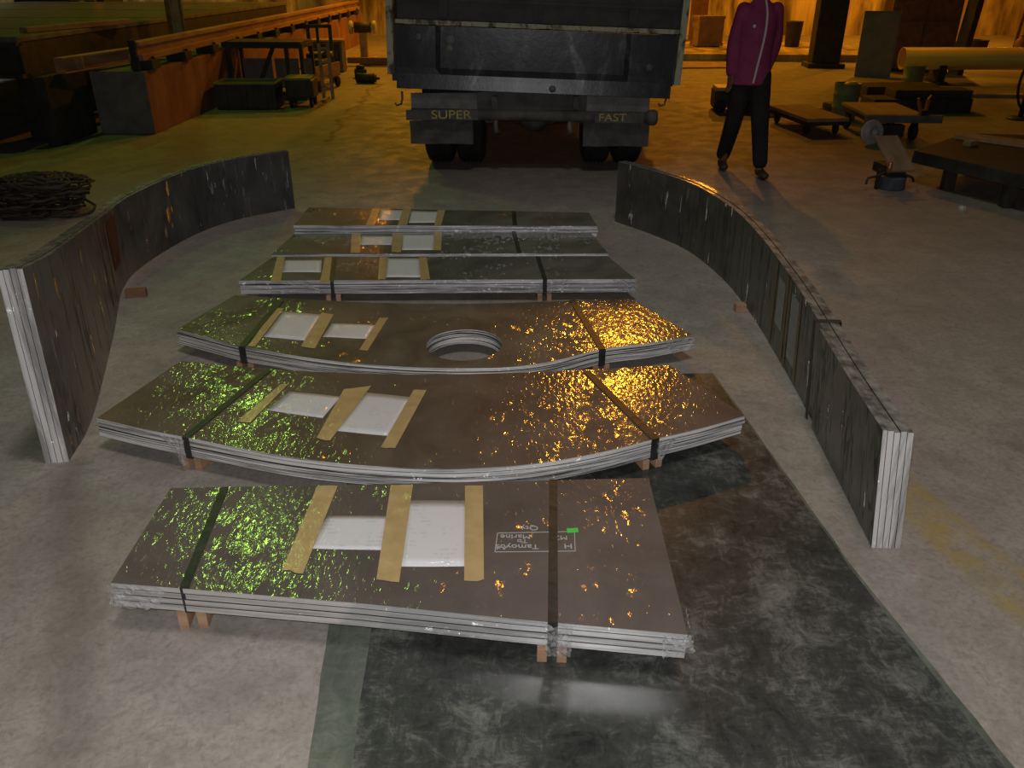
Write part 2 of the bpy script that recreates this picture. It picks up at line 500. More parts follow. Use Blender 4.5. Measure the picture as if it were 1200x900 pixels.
# outlines of the six flat bundles in metres: x right, y away from the camera
STACK_PLAN = {
    6: {
        'front': [(-1.096, 1.747), (-0.829, 1.717), (-0.406, 1.667), (0.0, 1.609), (0.443, 1.552)],
        'back': [(0.45, 2.263), (0.0, 2.243), (-0.555, 2.223), (-1.102, 2.204)],
        'tapes': [[(-0.63, 2.213), (-0.564, 2.213), (-0.579, 1.783), (-0.64, 1.801)], [(-0.393, 2.218), (-0.321, 2.218), (-0.308, 1.747), (-0.372, 1.754)], [(-0.152, 2.213), (-0.094, 2.213), (-0.077, 1.754), (-0.131, 1.754)]],
        'docs': [[(-0.565, 2.052), (-0.382, 2.052), (-0.374, 1.887), (-0.59, 1.895)], [(-0.328, 2.133), (-0.142, 2.133), (-0.129, 1.815), (-0.316, 1.815)]],
        'straps': [[(-0.942, 2.204), (-0.912, 2.204), (-0.875, 1.73), (-0.9, 1.734)], [(0.123, 2.248), (0.148, 2.248), (0.118, 1.597), (0.092, 1.6)]],
        'label': [[(0.163, 1.988), (0.197, 1.992), (0.198, 1.971), (0.165, 1.967)]],
        'text': [[(-0.043, 1.967), (0.186, 1.975), (0.182, 1.883), (-0.049, 1.879)]],
    },
    5: {
        'front': [(-1.565, 2.69), (-1.367, 2.613), (-1.188, 2.552), (-0.981, 2.481), (-0.801, 2.424), (-0.614, 2.38), (-0.435, 2.354), (-0.289, 2.343), (-0.159, 2.343), (0.0, 2.359), (0.147, 2.391), (0.329, 2.453), (0.506, 2.534), (0.691, 2.613), (0.882, 2.71)],
        'back': [(0.673, 3.15), (0.324, 3.108), (0.0, 3.076), (-0.356, 3.06), (-0.714, 3.076), (-1.085, 3.125), (-1.428, 3.192)],
        'tapes': [[(-0.94, 2.966), (-0.909, 2.966), (-0.975, 2.651), (-1.026, 2.661)], [(-0.675, 2.921), (-0.57, 2.951), (-0.651, 2.522), (-0.704, 2.54)], [(-0.394, 2.917), (-0.342, 2.917), (-0.412, 2.47), (-0.463, 2.475)]],
        'docs': [[(-0.891, 2.906), (-0.678, 2.862), (-0.713, 2.69), (-0.938, 2.75)], [(-0.583, 2.898), (-0.394, 2.855), (-0.448, 2.558), (-0.65, 2.595)]],
        'straps': [[(-1.035, 3.1), (-1.013, 3.1), (-1.163, 2.543), (-1.188, 2.552)], [(0.297, 3.084), (0.326, 3.092), (0.527, 2.546), (0.5, 2.531)]],
    },
    4: {
        'front': [(-1.587, 3.572), (-1.401, 3.472), (-1.237, 3.386), (-1.002, 3.294), (-0.78, 3.224), (-0.551, 3.177), (-0.365, 3.156), (-0.182, 3.151), (0.0, 3.164), (0.186, 3.224), (0.402, 3.349), (0.623, 3.414), (0.842, 3.502)],
        'back': [(0.611, 3.987), (0.219, 3.938), (-0.217, 3.903), (-0.654, 3.914), (-1.056, 3.963), (-1.449, 4.024)],
        'tapes': [[(-1.189, 3.844), (-1.143, 3.833), (-1.159, 3.367), (-1.192, 3.377)], [(-0.943, 3.776), (-0.879, 3.753), (-0.885, 3.349), (-0.953, 3.377)], [(-0.646, 3.709), (-0.604, 3.709), (-0.645, 3.33), (-0.683, 3.33)]],
        'docs': [[(-1.139, 3.798), (-0.938, 3.753), (-0.952, 3.443), (-1.151, 3.482)], [(-0.866, 3.645), (-0.654, 3.624), (-0.669, 3.462), (-0.878, 3.482)]],
        'straps': [[(-1.195, 3.938), (-1.174, 3.938), (-1.205, 3.367), (-1.232, 3.381)], [(0.298, 3.938), (0.32, 3.95), (0.418, 3.353), (0.39, 3.34)]],
    },
    3: {
        'front': [(-1.488, 4.232), (0.678, 4.259)],
        'back': [(0.565, 4.66), (-1.409, 4.644)],
        'tapes': [[(-1.38, 4.629), (-1.335, 4.629), (-1.253, 4.205), (-1.309, 4.205)], [(-1.099, 4.629), (-1.059, 4.629), (-0.99, 4.205), (-1.04, 4.205)], [(-0.778, 4.629), (-0.727, 4.629), (-0.69, 4.246), (-0.732, 4.246)], [(-0.547, 4.629), (-0.502, 4.629), (-0.448, 4.246), (-0.499, 4.246)]],
        'docs': [[(-1.323, 4.581), (-1.109, 4.581), (-1.07, 4.372), (-1.286, 4.372)], [(-0.73, 4.613), (-0.545, 4.613), (-0.503, 4.287), (-0.696, 4.287)]],
        'straps': [[(-1.049, 4.629), (-1.034, 4.629), (-0.966, 4.205), (-0.985, 4.205)], [(0.141, 4.644), (0.161, 4.644), (0.191, 4.246), (0.168, 4.246)]],
    },
    2: {
        'front': [(-1.427, 4.677), (0.573, 4.694)],
        'back': [(0.504, 5.123), (-1.389, 5.095)],
        'tapes': [[(-1.024, 5.095), (-0.964, 5.095), (-0.903, 4.694), (-0.959, 4.694)], [(-0.763, 5.095), (-0.697, 5.095), (-0.662, 4.71), (-0.718, 4.71)], [(-0.499, 5.133), (-0.45, 5.133), (-0.425, 4.743), (-0.471, 4.743)]],
        'docs': [[(-0.95, 5.039), (-0.75, 5.039), (-0.738, 4.861), (-0.936, 4.861)], [(-0.695, 5.076), (-0.494, 5.076), (-0.473, 4.759), (-0.663, 4.759)]],
        'straps': [[(0.0, 5.133), (0.022, 5.133), (0.056, 4.71), (0.031, 4.71)]],
    },
    1: {
        'front': [(-1.403, 5.15), (0.546, 5.13)],
        'back': [(0.519, 5.457), (-1.401, 5.589)],
        'tapes': [[(-0.955, 5.555), (-0.908, 5.555), (-0.881, 5.14), (-0.935, 5.14)], [(-0.747, 5.533), (-0.689, 5.533), (-0.673, 5.14), (-0.733, 5.14)], [(-0.506, 5.511), (-0.454, 5.511), (-0.454, 5.14), (-0.498, 5.14)]],
        'docs': [[(-0.897, 5.522), (-0.733, 5.511), (-0.732, 5.269), (-0.872, 5.269)], [(-0.684, 5.489), (-0.497, 5.479), (-0.493, 5.209), (-0.67, 5.209)]],
        'straps': [[(0.0, 5.479), (0.023, 5.479), (0.033, 5.15), (0.005, 5.15)]],
    },
}
# ------------------------------------------------------------------ wrapped flat bundles
def local(poly, c): return [(p[0]-c[0], p[1]-c[1]) for p in poly]

def bundle(idx, label, zb, zt, n, face, edge, smooth_front=False, hole=None, battens=((0, 1)), edge_amp=.004, film=()):
    d = STACK_PLAN[idx]
    front = d['front']; back = d['back']
    if smooth_front:
        front = [tuple(p) for p in smooth_line(front, 4)]; back = [tuple(p) for p in smooth_line(back, 4)]
    poly = front+back
    cx = sum(p[0] for p in poly)/len(poly); cy = sum(p[1] for p in poly)/len(poly)
    root = thing('sheet_bundle', label, 'sheet bundle', (cx, cy, 0), 0, 'wrapped bundles lying flat on battens')
    lp = local(poly, (cx, cy))
    rnd = random.Random(idx*11)
    t = (zt-zb)/n
    for k in range(n):
        top = k == n-1
        ox, oy = (0, 0) if top else (rnd.uniform(-1, 1)*edge_amp*1.6, rnd.uniform(-1, 1)*edge_amp)
        pl = [(x+ox, y+oy) for x, y in lp]
        hp = None
        if hole:
            hx, hy, hr = hole
            hp = [(hx-cx+ox+hr*math.cos(2*math.pi*q/40), hy-cy+oy+hr*math.sin(2*math.pi*q/40)) for q in range(40)]
        b = new_bm()
        prism(b, pl, zb+k*t+(0 if k == 0 else .0032), zb+(k+1)*t, 0, 1, hp)
        link('sheet', b, [face if top else M['face_in'], edge], root)
    z = zt
    for q in d['docs']:
        b = new_bm()
        l = local(q, (cx, cy))
        # paper: slightly wavy grid
        N = 8; g = []
        for i in range(N+1):
            row = []
            for j in range(N+1):
                s, tt = i/N, j/N
                p = (Vector(l[0])*(1-s)+Vector(l[1])*s)*(1-tt)+(Vector(l[3])*(1-s)+Vector(l[2])*s)*tt
                row.append(b.verts.new((p.x, p.y, z+.0012+.0006*math.sin(5*s+3*tt+idx))))
            g.append(row)
        for i in range(N):
            for j in range(N):
                f = b.faces.new((g[i][j], g[i+1][j], g[i+1][j+1], g[i][j+1])); f.smooth = True
        bmesh.ops.recalc_face_normals(b, faces=b.faces[:])
        if b.faces[0].normal.z < 0: bmesh.ops.reverse_faces(b, faces=b.faces[:])
        bmesh.ops.solidify(b, geom=b.faces[:], thickness=.0007)
        link('document_sheet', b, M['paper'], root)
    for q in d['tapes']:
        b = new_bm(); l = local(q, (cx, cy))
        # ragged torn ends
        def edge_pts(a, c, amp):
            return [tuple(Vector(a)*(1-s)+Vector(c)*s+Vector((0, rnd.uniform(-amp, amp)))) for s in (0, .33, .66, 1)]
        pts = edge_pts(l[0], l[1], .002)+edge_pts(l[2], l[3], .005)
        prism(b, list(reversed(pts)), z+.0024, z+.0032)
        link('tape_strip', b, M['tape'], root)
    for q in d['straps']:
        l = local(q, (cx, cy))
        f = (Vector(l[2])+Vector(l[3]))/2; k = (Vector(l[0])+Vector(l[1]))/2
        dr = (k-f).normalized(); w = (Vector(l[2])-Vector(l[3])).length
        # find the true front edge along the strap
        f = f-dr*.006
        s = Vector((dr.y, -dr.x))*w/2
        b = new_bm()
        prism(b, [tuple(f-s), tuple(f+s), tuple(k+s), tuple(k-s)], z+.0034, z+.0046)
        ff = f-dr*.0015
        prism(b, [tuple(ff-s), tuple(ff+s), tuple(ff+s+dr*.0018), tuple(ff-s+dr*.0018)], zb-.004, z+.0046)
        prism(b, [tuple(ff-s), tuple(ff+s), tuple(k+s), tuple(k-s)], zb-.004, zb-.0028)
        link('strap', b, M['strap'], root)
        if q[0] is not None and idx >= 2:
            for sg in (-1, 1):
                o = s.normalized()*.026*sg
                a0 = f+o+dr*.004; a1 = k+o
                b = new_bm()
                beam(b, (a0.x, a0.y, zb/2-.002+.004), (a1.x, a1.y, zb/2-.002+.004), .026, zb-.010, 0, .002)
                bmesh.ops.translate(b, verts=b.verts[:], vec=(0, 0, .001))
                # stretch down to the floor and up to the lowest sheet
                for v in b.verts: v.co.z = ((.0108) if k.x+cx > -.35 and idx >= 5 else 0) if v.co.z < zb*.3 else (zb-.0045 if v.co.z > zb*.7 else v.co.z)
                link('batten', b, M['wood'], root)
    return root, (cx, cy)

B6, c6 = bundle(6, 'flat bundle nearest the camera, straight edged, with white writing and green sticker', .07, .15, 4, M['face6'], M['edge6'], edge_amp=.0012)
B5, c5 = bundle(5, 'widest curved-front flat bundle without a hole, behind the straight front one', .055, .135, 4, M['face5'], M['edge'], True)
B4, c4 = bundle(4, 'curved-front flat bundle with a round hole cut through its sheets', .045, .12, 4, M['face4'], M['edge'], True, hole=(-.217, 3.40, .172))
B3, c3 = bundle(3, 'straight flat bundle with thick silver front, just behind the one with the hole', .048, .125, 3, M['face3'], M['edge_dull'])
B2, c2 = bundle(2, 'middle of the three straight flat bundles at the back, showing almost no front edge', .048, .13, 3, M['face3'], M['edge_dull'])
B1, c1 = bundle(1, 'farthest flat bundle, last of the row before the truck', .10, .17, 3, M['face3'], M['edge_dull'])
for fx in (-1.25, .40):       # the farthest one sits on two plain cross battens
    b = new_bm(); box(b, (fx-c1[0], 5.53-c1[1], .05), (.06, .36, .10), 0, 0, .002); link('batten', b, M['wood'], B1)

# white marker writing, frame and green sticker on the nearest bundle
zt = .15
b = new_bm()
q = [Vector(p) for p in local(STACK_PLAN[6]['text'][0], c6)]
for a, c in zip(q, q[1:]+q[:1]): beam(b, (a.x, a.y, zt+.0009), (c.x, c.y, zt+.0009), .0022, .0010)
link('marker_frame', b, M['chalk'], B6)
flip = Matrix.Rotation(math.pi, 4, 'Z')
def chalk(s, x, y, size):
    text_mesh('marker_writing', s, size, M['chalk'], B6, Matrix.Translation((x-c6[0], y-c6[1], zt+.0012)) @ flip @ Matrix.Diagonal((1.15, 1, 1, 1)))
chalk('Tamoyus', .015, 1.903, .030)
chalk('To', .030, 1.929, .024)
chalk('Marine', .010, 1.950, .028)
chalk('Qty', .052, 1.992, .030)
chalk('H', .163, 1.906, .032)
chalk('M2', .145, 1.945, .026)
chalk('Ad', -.030, 1.898, .024)
b = new_bm(); prism(b, list(reversed(local(STACK_PLAN[6]['label'][0], c6))), zt+.0008, zt+.0016)
o = link('sticker', b, M['sticker'], B6); o['label'] = 'small bright green sticker'

def flap(root, c, pts3, seed, name='film_flap'):
    """loose crumpled end of stretch film, pts3 = three or four corners"""
    rnd = random.Random(seed)
    b = new_bm(); N = 9
    P = [Vector(p)-Vector((c[0], c[1], 0)) for p in pts3]
    g = []
    for i in range(N+1):
        row = []
        for j in range(N+1):
            s, t = i/N, j/N
            p = (P[0]*(1-s)+P[1]*s)*(1-t)+(P[3]*(1-s)+P[2]*s)*t
            row.append(b.verts.new(p+Vector((rnd.uniform(-1, 1)*.003, rnd.uniform(-1, 1)*.005, rnd.uniform(-1, 1)*.003))))
        g.append(row)
    for i in range(N):
        for j in range(N): b.faces.new((g[i][j], g[i+1][j], g[i+1][j+1], g[i][j+1]))
    bmesh.ops.solidify(b, geom=b.faces[:], thickness=.0008)
    link(name, b, M['film'], root)
flap(B5, c5, [(-1.285, 2.578, .128), (-1.185, 2.540, .128), (-1.192, 2.535, .025), (-1.20, 2.535, .022)], 3)
flap(B5, c5, [(.525, 2.530, .128), (.60, 2.562, .125), (.545, 2.545, .035), (.53, 2.540, .030)], 4)
flap(B6, c6, [(.380, 1.548, .15), (.452, 1.546, .152), (.468, 1.552, .092), (.385, 1.548, .072)], 5)
flap(B6, c6, [(.450, 1.56, .150), (.458, 1.66, .150), (.470, 1.66, .085), (.474, 1.57, .085)], 6)
flap(B6, c6, [(.085, 1.585, .150), (.155, 1.577, .150), (.150, 1.577, .050), (.09, 1.585, .045)], 8)
flap(B6, c6, [(-1.106, 1.744, .15), (-.93, 1.722, .15), (-.98, 1.726, .075), (-1.11, 1.742, .072)], 9)
flap(B3, c3, [(-1.26, 4.226, .126), (-1.12, 4.228, .126), (-1.02, 4.228, .055), (-1.08, 4.228, .055)], 10)
flap(B3, c3, [(.18, 4.246, .126), (.33, 4.248, .126), (.22, 4.246, .05), (.10, 4.246, .05)], 11)
flap(B3, c3, [(.55, 4.250, .126), (.686, 4.254, .126), (.686, 4.254, .05), (.60, 4.25, .05)], 12)
flap(B4, c4, [(.70, 3.43, .122), (.85, 3.49, .122), (.85, 3.495, .05), (.74, 3.45, .05)], 13)

# ------------------------------------------------------------------ two bent upright bundles
def upright(label, inner, hts, lean, sign, n, t, name_tapes=(), extra=None, start=0.0):
    """inner = floor line of the inner face, near to far; sheets stack away from the aisle"""
    L = smooth_line([(*p, h, l) for p, h, l in zip(inner, hts, lean)], 7)
    cx = sum(p[0] for p in L)/len(L); cy = sum(p[1] for p in L)/len(L)
    root = thing('bent_sheet_bundle', label, 'sheet bundle', (cx, cy, 0), 0, 'bent wrapped bundles standing on edge')
    nor = []
    for i in range(len(L)):
        a, c = L[max(i-1, 0)], L[min(i+1, len(L)-1)]
        d = Vector((c[0]-a[0], c[1]-a[1])).normalized()
        nor.append(Vector((d.y, -d.x))*sign)
    def solid(o0, o1, i0, i1, dz=0, z0=0):
        b = new_bm()
        secs = []
        for i in range(i0, i1+1):
            x, y, h, l = L[i]
            sec = []
            for o, z in ((o0, z0), (o1, z0), (o1, h+dz), (o0, h+dz)):
                sec.append(b.verts.new((x-cx+nor[i].x*o+l*(z/h), y-cy+nor[i].y*o, z)))
            secs.append(sec)
        for s0, s1 in zip(secs, secs[1:]):
            for k in range(4):
                k2 = (k+1) % 4
                f = b.faces.new((s0[k], s0[k2], s1[k2], s1[k])); f.material_index = 2 if k in (0, 2) else 0
        f = b.faces.new(secs[0]); f.material_index = 1
        f = b.faces.new(list(reversed(secs[-1]))); f.material_index = 1
        bmesh.ops.recalc_face_normals(b, faces=b.faces[:])
        return b
    rnd = random.Random(int(abs(cx)*1000))
    for k in range(n):
        link('sheet', solid(start+k*t+.001, start+(k+1)*t-.001, 0, len(L)-1, rnd.uniform(-.006, .004) if k else 0), [M['face_up'], M['edge_up'], M['top_up']], root)
    if extra:
        link('sheet', solid(0, start-.001, 0, extra, .002), [M['face_up'], M['edge_up'], M['top_up']], root)
    def onface(y, z, off):
        for i in range(len(L)-1):
            if L[i][1] <= y <= L[i+1][1]:
                s = (y-L[i][1])/(L[i+1][1]-L[i][1])
                p = L[i].lerp(L[i+1], s); nn = nor[i].lerp(nor[i+1], s)
                return Vector((p[0]-cx+nn.x*off+p[3]*z/p[2], p[1]-cy+nn.y*off, z)), p[2]
    def patch(name, m, quad, off, th=.0012):
        """quad of (y, z) corners pasted on the inner face"""
        b = new_bm(); N = 5; g = []
        for i in range(N+1):
            row = []
            for j in range(N+1):
                s, tt = i/N, j/N
                y = (quad[0][0]*(1-s)+quad[1][0]*s)*(1-tt)+(quad[3][0]*(1-s)+quad[2][0]*s)*tt
                z = (quad[0][1]*(1-s)+quad[1][1]*s)*(1-tt)+(quad[3][1]*(1-s)+quad[2][1]*s)*tt
                row.append(b.verts.new(onface(y, z, off)[0]))
            g.append(row)
        for i in range(N):
            for j in range(N): b.faces.new((g[i][j], g[i+1][j], g[i+1][j+1], g[i][j+1]))
        bmesh.ops.solidify(b, geom=b.faces[:], thickness=th)
        link(name, b, m, root)
    return root, (cx, cy), patch, L, nor

LB, cl, lpatch, LL, ln = upright('tall bent bundle standing on edge left of the flat bundles, S-shaped',
    [(-1.656, 2.60), (-1.722, 2.937), (-1.992, 3.755), (-2.235, 4.45), (-2.279, 4.90), (-2.19, 5.50), (-2.001, 5.897), (-1.661, 6.206)],
    [.755, .705, .56, .44, .43, .43, .43, .43], [0.03, .02, .0, 0, 0, 0, 0, 0], -1, 4, .021)
lpatch('tape_strip', M['tape'], [(4.05, .45), (4.09, .45), (4.04, .06), (4.00, .06)], -.0022)
lpatch('tape_strip', M['tape'], [(4.30, .42), (4.33, .42), (4.24, .10), (4.20, .10)], -.0022)
lpatch('cardboard_patch', M['wood_dark'], [(4.36, .40), (4.60, .40), (4.52, .14), (4.34, .14)], -.0018)
RB, cr, rpatch, RL, rn = upright('low bent bundle standing on edge right of the flat bundles, with papers taped inside',
    [(1.146, 2.09), (1.17, 2.408), (1.193, 2.721), (1.228, 3.20), (1.244, 3.553), (1.258, 4.072), (1.235, 4.60), (1.135, 5.13), (.964, 5.49), (.735, 5.83)],
    [.43]*10, [-.052, -.052, -.045, -.03, -.02, -.01, 0, 0, 0, 0], 1, 4, .019, extra=16, start=.014)
rpatch('document_sheet', M['paper'], [(3.50, .37), (3.62, .37), (3.62, .14), (3.50, .14)], .0120)
rpatch('document_sheet', M['paper'], [(3.25, .38), (3.38, .38), (3.38, .07), (3.25, .07)], .0120)
for y in (3.66, 3.45, 3.40, 3.215):
    rpatch('tape_strip', M['tape'], [(y, .415), (y+.028, .415), (y+.028, .02), (y, .02)], .0115)
# black strap round the right bundle
b = new_bm()
i = 17; x, y, h, l = RL[i]; nn = rn[i]
px, py = x-cr[0], y-cr[1]
o0, o1 = -.004, .014+4*.019+.004
def P3(o, z): return (px+nn.x*o+l*z/h, py+nn.y*o, z)
for a, c in ((P3(o0, .004), P3(o0, h+.006)), (P3(o1, .004), P3(o1, h+.006))): beam(b, a, c, .003, .022, up=(0, 1, 0))
beam(b, P3(o0-.0015, h+.006), P3(o1+.0015, h+.006), .022, .003)
link('strap', b, M['strap'], RB)
for (wx, wy, rz, lb) in ((-2.105, 4.32, .25, 'small brown wood block against the foot of the tall left bundle'), (1.222, 4.10, .1, 'small pale wood block against the foot of the low right bundle')):
    b = new_bm(); box(b, (0, 0, .0225), (.11 if wx < 0 else .055, .045, .045), 0, 0, .003)
    box(b, (.0, 0, .0455), (.04, .012, .001))
    o = link('wood_block', b, M['wood_dark'] if wx < 0 else M['wood']); o.location = (wx, wy, 0); o.rotation_euler = (0, 0, rz)
    tag(o, lb, 'block')

# ------------------------------------------------------------------ bare steel plates on the floor
def floor_plate(label, poly, z0, z1, m, jag):
    cx = sum(p[0] for p in poly)/len(poly); cy = sum(p[1] for p in poly)/len(poly)
    rnd = random.Random(jag)
    pl = []
    for a, c in zip(poly, poly[1:]+poly[:1]):
        a, c = Vector(a), Vector(c); n = max(1, int((c-a).length/.08))
        for k in range(n):
            p = a.lerp(c, k/n); pl.append((p.x-cx+(rnd.uniform(-1, 1)*.0025 if k else 0), p.y-cy+(rnd.uniform(-1, 1)*.0025 if k else 0)))
    b = new_bm(); prism(b, pl, z0, z1, 0, 1)
    o = link('steel_plate', b, [m, M['rust']]); o.location = (cx, cy, 0)
    tag(o, label, 'steel plate', 'bare plates on the floor')
floor_plate('lower steel plate whose greenish strip shows along its left edge under the dark one', [(-.405, .55), (1.275, .55), (1.05, 1.973), (.915, 3.335), (-.68, 3.30), (-.514, 1.737)], 0, .005, M['plate_green'], 1)
floor_plate('large dark mottled steel plate on the floor under the nearest flat bundle', [(-.330, .55), (1.235, .55), (1.035, 1.973), (.905, 3.325), (-.50, 3.29), (-.392, 1.72)], .0052, .0105, M['plate'], 2)
# ------------------------------------------------------------------ truck seen from behind
TR = thing('truck', 'dark tipper truck parked behind the bundles, seen from its tailgate', 'truck', (.20, 7.33, 0), R(-1))
ROLL = Matrix.Rotation(R(2.0), 4, 'Y')
def tpart(name, bm, m, parent=TR, roll=False):
    if roll: bmesh.ops.transform(bm, matrix=Matrix.Translation((0, 0, .95)) @ ROLL @ Matrix.Translation((0, 0, -.95)), verts=bm.verts[:])
    return link(name, bm, m, parent)
# tailgate: pressed panel with a raised frame and a lip that kicks out at the bottom
b = new_bm()
prof = [(.0, 1.185), (.0, .86), (-.002, .81), (-.006, .77), (-.011, .73), (-.016, .695), (-.016, .690), (.05, .690), (.05, 1.185)]
XS = [-1.17, -.84, -.80, .74, .78, 1.15]
sec = []
for x in XS:
    inn = .016 if x in (-.80, .74) else 0
    sec.append([b.verts.new((x, y+(inn if y == 0 else 0), z)) for y, z in prof])
for s0, s1 in zip(sec, sec[1:]):
    for k in range(len(prof)):
        k2 = (k+1) % len(prof); b.faces.new((s0[k], s0[k2], s1[k2], s1[k]))
b.faces.new(sec[0]); b.faces.new(list(reversed(sec[-1])))
bmesh.ops.recalc_face_normals(b, faces=b.faces[:])
tg = tpart('tailgate', b, M['tailgate'], roll=True)
b = new_bm()
for x0, x1 in ((-1.10, -.36), (-.35, .02), (.10, .42), (.44, .80), (.83, 1.13)): box(b, ((x0+x1)/2, -.012, 1.212), (x1-x0-.012, .03, .036), 0, 0, .004)
box(b, (0, .012, 1.212), (2.34, .03, .030))
st = tpart('worn_stripe', b, M['cream'], tg, roll=True); st['label'] = 'worn cream stripe across the tailgate'
b = new_bm(); box(b, (0, .045, 1.57), (2.32, .05, .68), 0, 0, .006)
for x in (-.78, 0, .78): box(b, (x, .012, 1.58), (.08, .03, .66), 0, 0, .004)
box(b, (0, .008, 1.385), (2.3, .03, .028), 0, 0, .004)
tpart('upper_tailgate', b, M['steel_dark'], roll=True)
for s in (-1, 1):
    b = new_bm()
    box(b, (s*1.205-.01, .02, 1.36), (.055, .10, 1.12), 0, 0, .004)
    tpart('corner_post', b, M['cream'], roll=True)
    b = new_bm(); box(b, (s*1.19-.01, 1.95, 1.33), (.05, 3.75, 1.10))
    for k in range(6): box(b, (s*1.225-.01, .4+k*.65, 1.33), (.05, .07, 1.10), 0, 0, .004)
    tpart('bed_side', b, M['steel_dark'])
b = new_bm(); box(b, (0, 1.95, .775), (2.33, 3.8, .07)); box(b, (0, 3.82, 1.33), (2.33, .06, 1.1)); tpart('bed_floor', b, M['steel_dark'])
# hinge bosses and the round plate on the tailgate
for x, z, r in ((-.98, 1.10, .032), (.95, .93, .034), (.15, .73, .03)):
    b = new_bm(); lathe(b, [(0, -.022), (r*.7, -.022), (r, -.012), (r, .01), (0, .01)], (x, 0, z), 'Y', 18)
    tpart('hinge_boss', b, M['steel_grey'], tg, roll=True)
b = new_bm()
lathe(b, [(0, -.008), (.026, -.008), (.03, .0), (.03, .02), (0, .02)], (-.72, 0, 1.02), 'Y', 18)
lathe(b, [(0, -.008), (.036, -.008), (.04, .0), (.04, .02), (0, .02)], (-.715, 0, 1.085), 'Y', 18)
tpart('light_mark', b, M['board_grey'], tg, roll=True)
# chassis
for s in (-1, 1):
    b = new_bm(); beam(b, (s*.42, .12, .62), (s*.42, 6.0, .62), .08, .20, 0, .006); tpart('chassis_rail', b, M['chassis'])
b = new_bm(); box(b, (0, .10, .615), (1.62, .07, .15), 0, 0, .006)
for x in (-.35, .35): box(b, (x, .05, .61), (.05, .06, .11), 0, 0, .004)
tpart('rear_crossmember', b, M['chassis'])
for x0, x1 in ((-1.07, -.50), (.44, .98)):
    b = new_bm(); box(b, ((x0+x1)/2, .05, .60), (x1-x0, .03, .17), 0, 0, .004); tpart('lamp_board', b, M['flap'])
b = new_bm()
tube(b, [(-1.07, .02, .520), (1.00, .02, .490)], .045, 16)
lathe(b, [(0, -.04), (.05, -.04), (.066, -.02), (.066, .03), (.05, .05), (0, .05)], (1.0, .02, .490), 'X', 18)
bp = tpart('bumper_bar', b, M['chassis'])
b = new_bm(); box(b, (-.80, -.028, .515), (.62, .008, .085), 0, 0, .002); tpart('text_plate', b, M['chassis'], bp)
b = new_bm(); box(b, (.72, -.028, .495), (.42, .008, .085), 0, 0, .002); tpart('text_plate', b, M['chassis'], bp)
face_cam = Matrix.Rotation(R(90), 4, 'X')
def ttext(s, x, z, size):
    o = text_mesh('bumper_lettering', s, size, M['letter'], bp, Matrix.Translation((x, -.034, z)) @ face_cam @ Matrix.Diagonal((1.25, 1, 1, 1)), .001)
    o['label'] = 'faded yellow hand-painted word on the bumper'
ttext('SUPER', -.72, .515, .100)
ttext('FAST', .66, .495, .088)
for x0, x1, zz in ((-1.09, -.54, .262), (.42, .99, .245)):
    b = new_bm(); N = 8
    g = [[b.verts.new((x0+(x1-x0)*i/N, .03+.012*math.sin(i*1.1+j*.7), .46-(.46-zz)*j/4)) for j in range(5)] for i in range(N+1)]
    for i in range(N):
        for j in range(4): b.faces.new((g[i][j], g[i][j+1], g[i+1][j+1], g[i+1][j]))
    bmesh.ops.solidify(b, geom=b.faces[:], thickness=.012)
    tpart('mud_flap', b, M['flap'])
def wheel(x, y, w, r=.47):
    b = new_bm()
    pr_ = [(r*.60, -w/2), (r*.86, -w/2), (r*.96, -w*.42), (r, -w*.30)]
    for k in range(4):
        u = -w*.26+k*w*.14; pr_ += [(r, u), (r*.965, u+.008), (r*.965, u+.020), (r, u+.028)]
    pr_ += [(r, w*.30), (r*.96, w*.42), (r*.86, w/2), (r*.60, w/2)]
    lathe(b, pr_+[pr_[0]], (x, y, r), 'X', 40)
    wv = tpart('tyre', b, M['rubber'])
    b = new_bm(); lathe(b, [(0, -.06), (.10, -.06), (.12, -.02), (r*.55, 0), (r*.61, -w*.40), (r*.61, w*.40), (r*.55, .02), (0, .02)], (x, y, r), 'X', 32)
    tpart('wheel_rim', b, M['rim'], wv)
for x in (-.87, -.585, .565, .85): wheel(x, .58, .25)
for x in (-.95, .95): wheel(x, 4.9, .27)
b = new_bm(); tube(b, [(-.9, .58, .47), (-.3, .58, .47), (-.16, .58, .47), (.16, .58, .47), (.3, .58, .47), (.9, .58, .47)], [.06, .06, .13, .13, .06, .06], 14)
lathe(b, [(0, -.2), (.10, -.19), (.17, -.10), (.19, 0), (.17, .1), (0, .15)], (0, .58, .47), 'Y', 20)
tpart('rear_axle', b, M['chassis'])
for s in (-1, 1):
    b = new_bm()
    for k in range(5): box(b, (s*.42, .68, .36+k*.022), (.07, .95-.18*abs(k-4), .016), 0, 0, .003)
    tpart('leaf_spring', b, M['chassis'])
for x, y in ((-1.14, .02), (1.11, .02)):
    b = new_bm(); tube(b, [(x, y, .70), (x, y-.01, .64), (x-.01, y-.02, .60), (x-.05, y-.02, .59), (x-.06, y-.02, .61)], .009, 8); tpart('side_hook', b, M['chassis'])
b = new_bm()
for x in (-.34, .30): tube(b, [(x, .02, .49), (x, .02, .40), (x+.01, .02, .36)], [.026, .022, .028], 10)
tpart('tow_eye', b, M['steel_grey'])
b = new_bm(); box(b, (0, 5.0, 1.55), (2.3, 1.7, 1.55), 0, 0, .08); cb = tpart('cab', b, M['cab'])
b = new_bm(); box(b, (0, 4.14, 1.95), (1.5, .03, .45), 0, 0, .008); tpart('cab_window', b, M['glass'], cb)

# ------------------------------------------------------------------ left side of the hall
def solid_thing(name, label, cat, bm, m, loc, rz=0, group=None):
    o = link(name, bm, m); o.location = loc; o.rotation_euler = (0, 0, rz)
    return tag(o, label, cat, group)
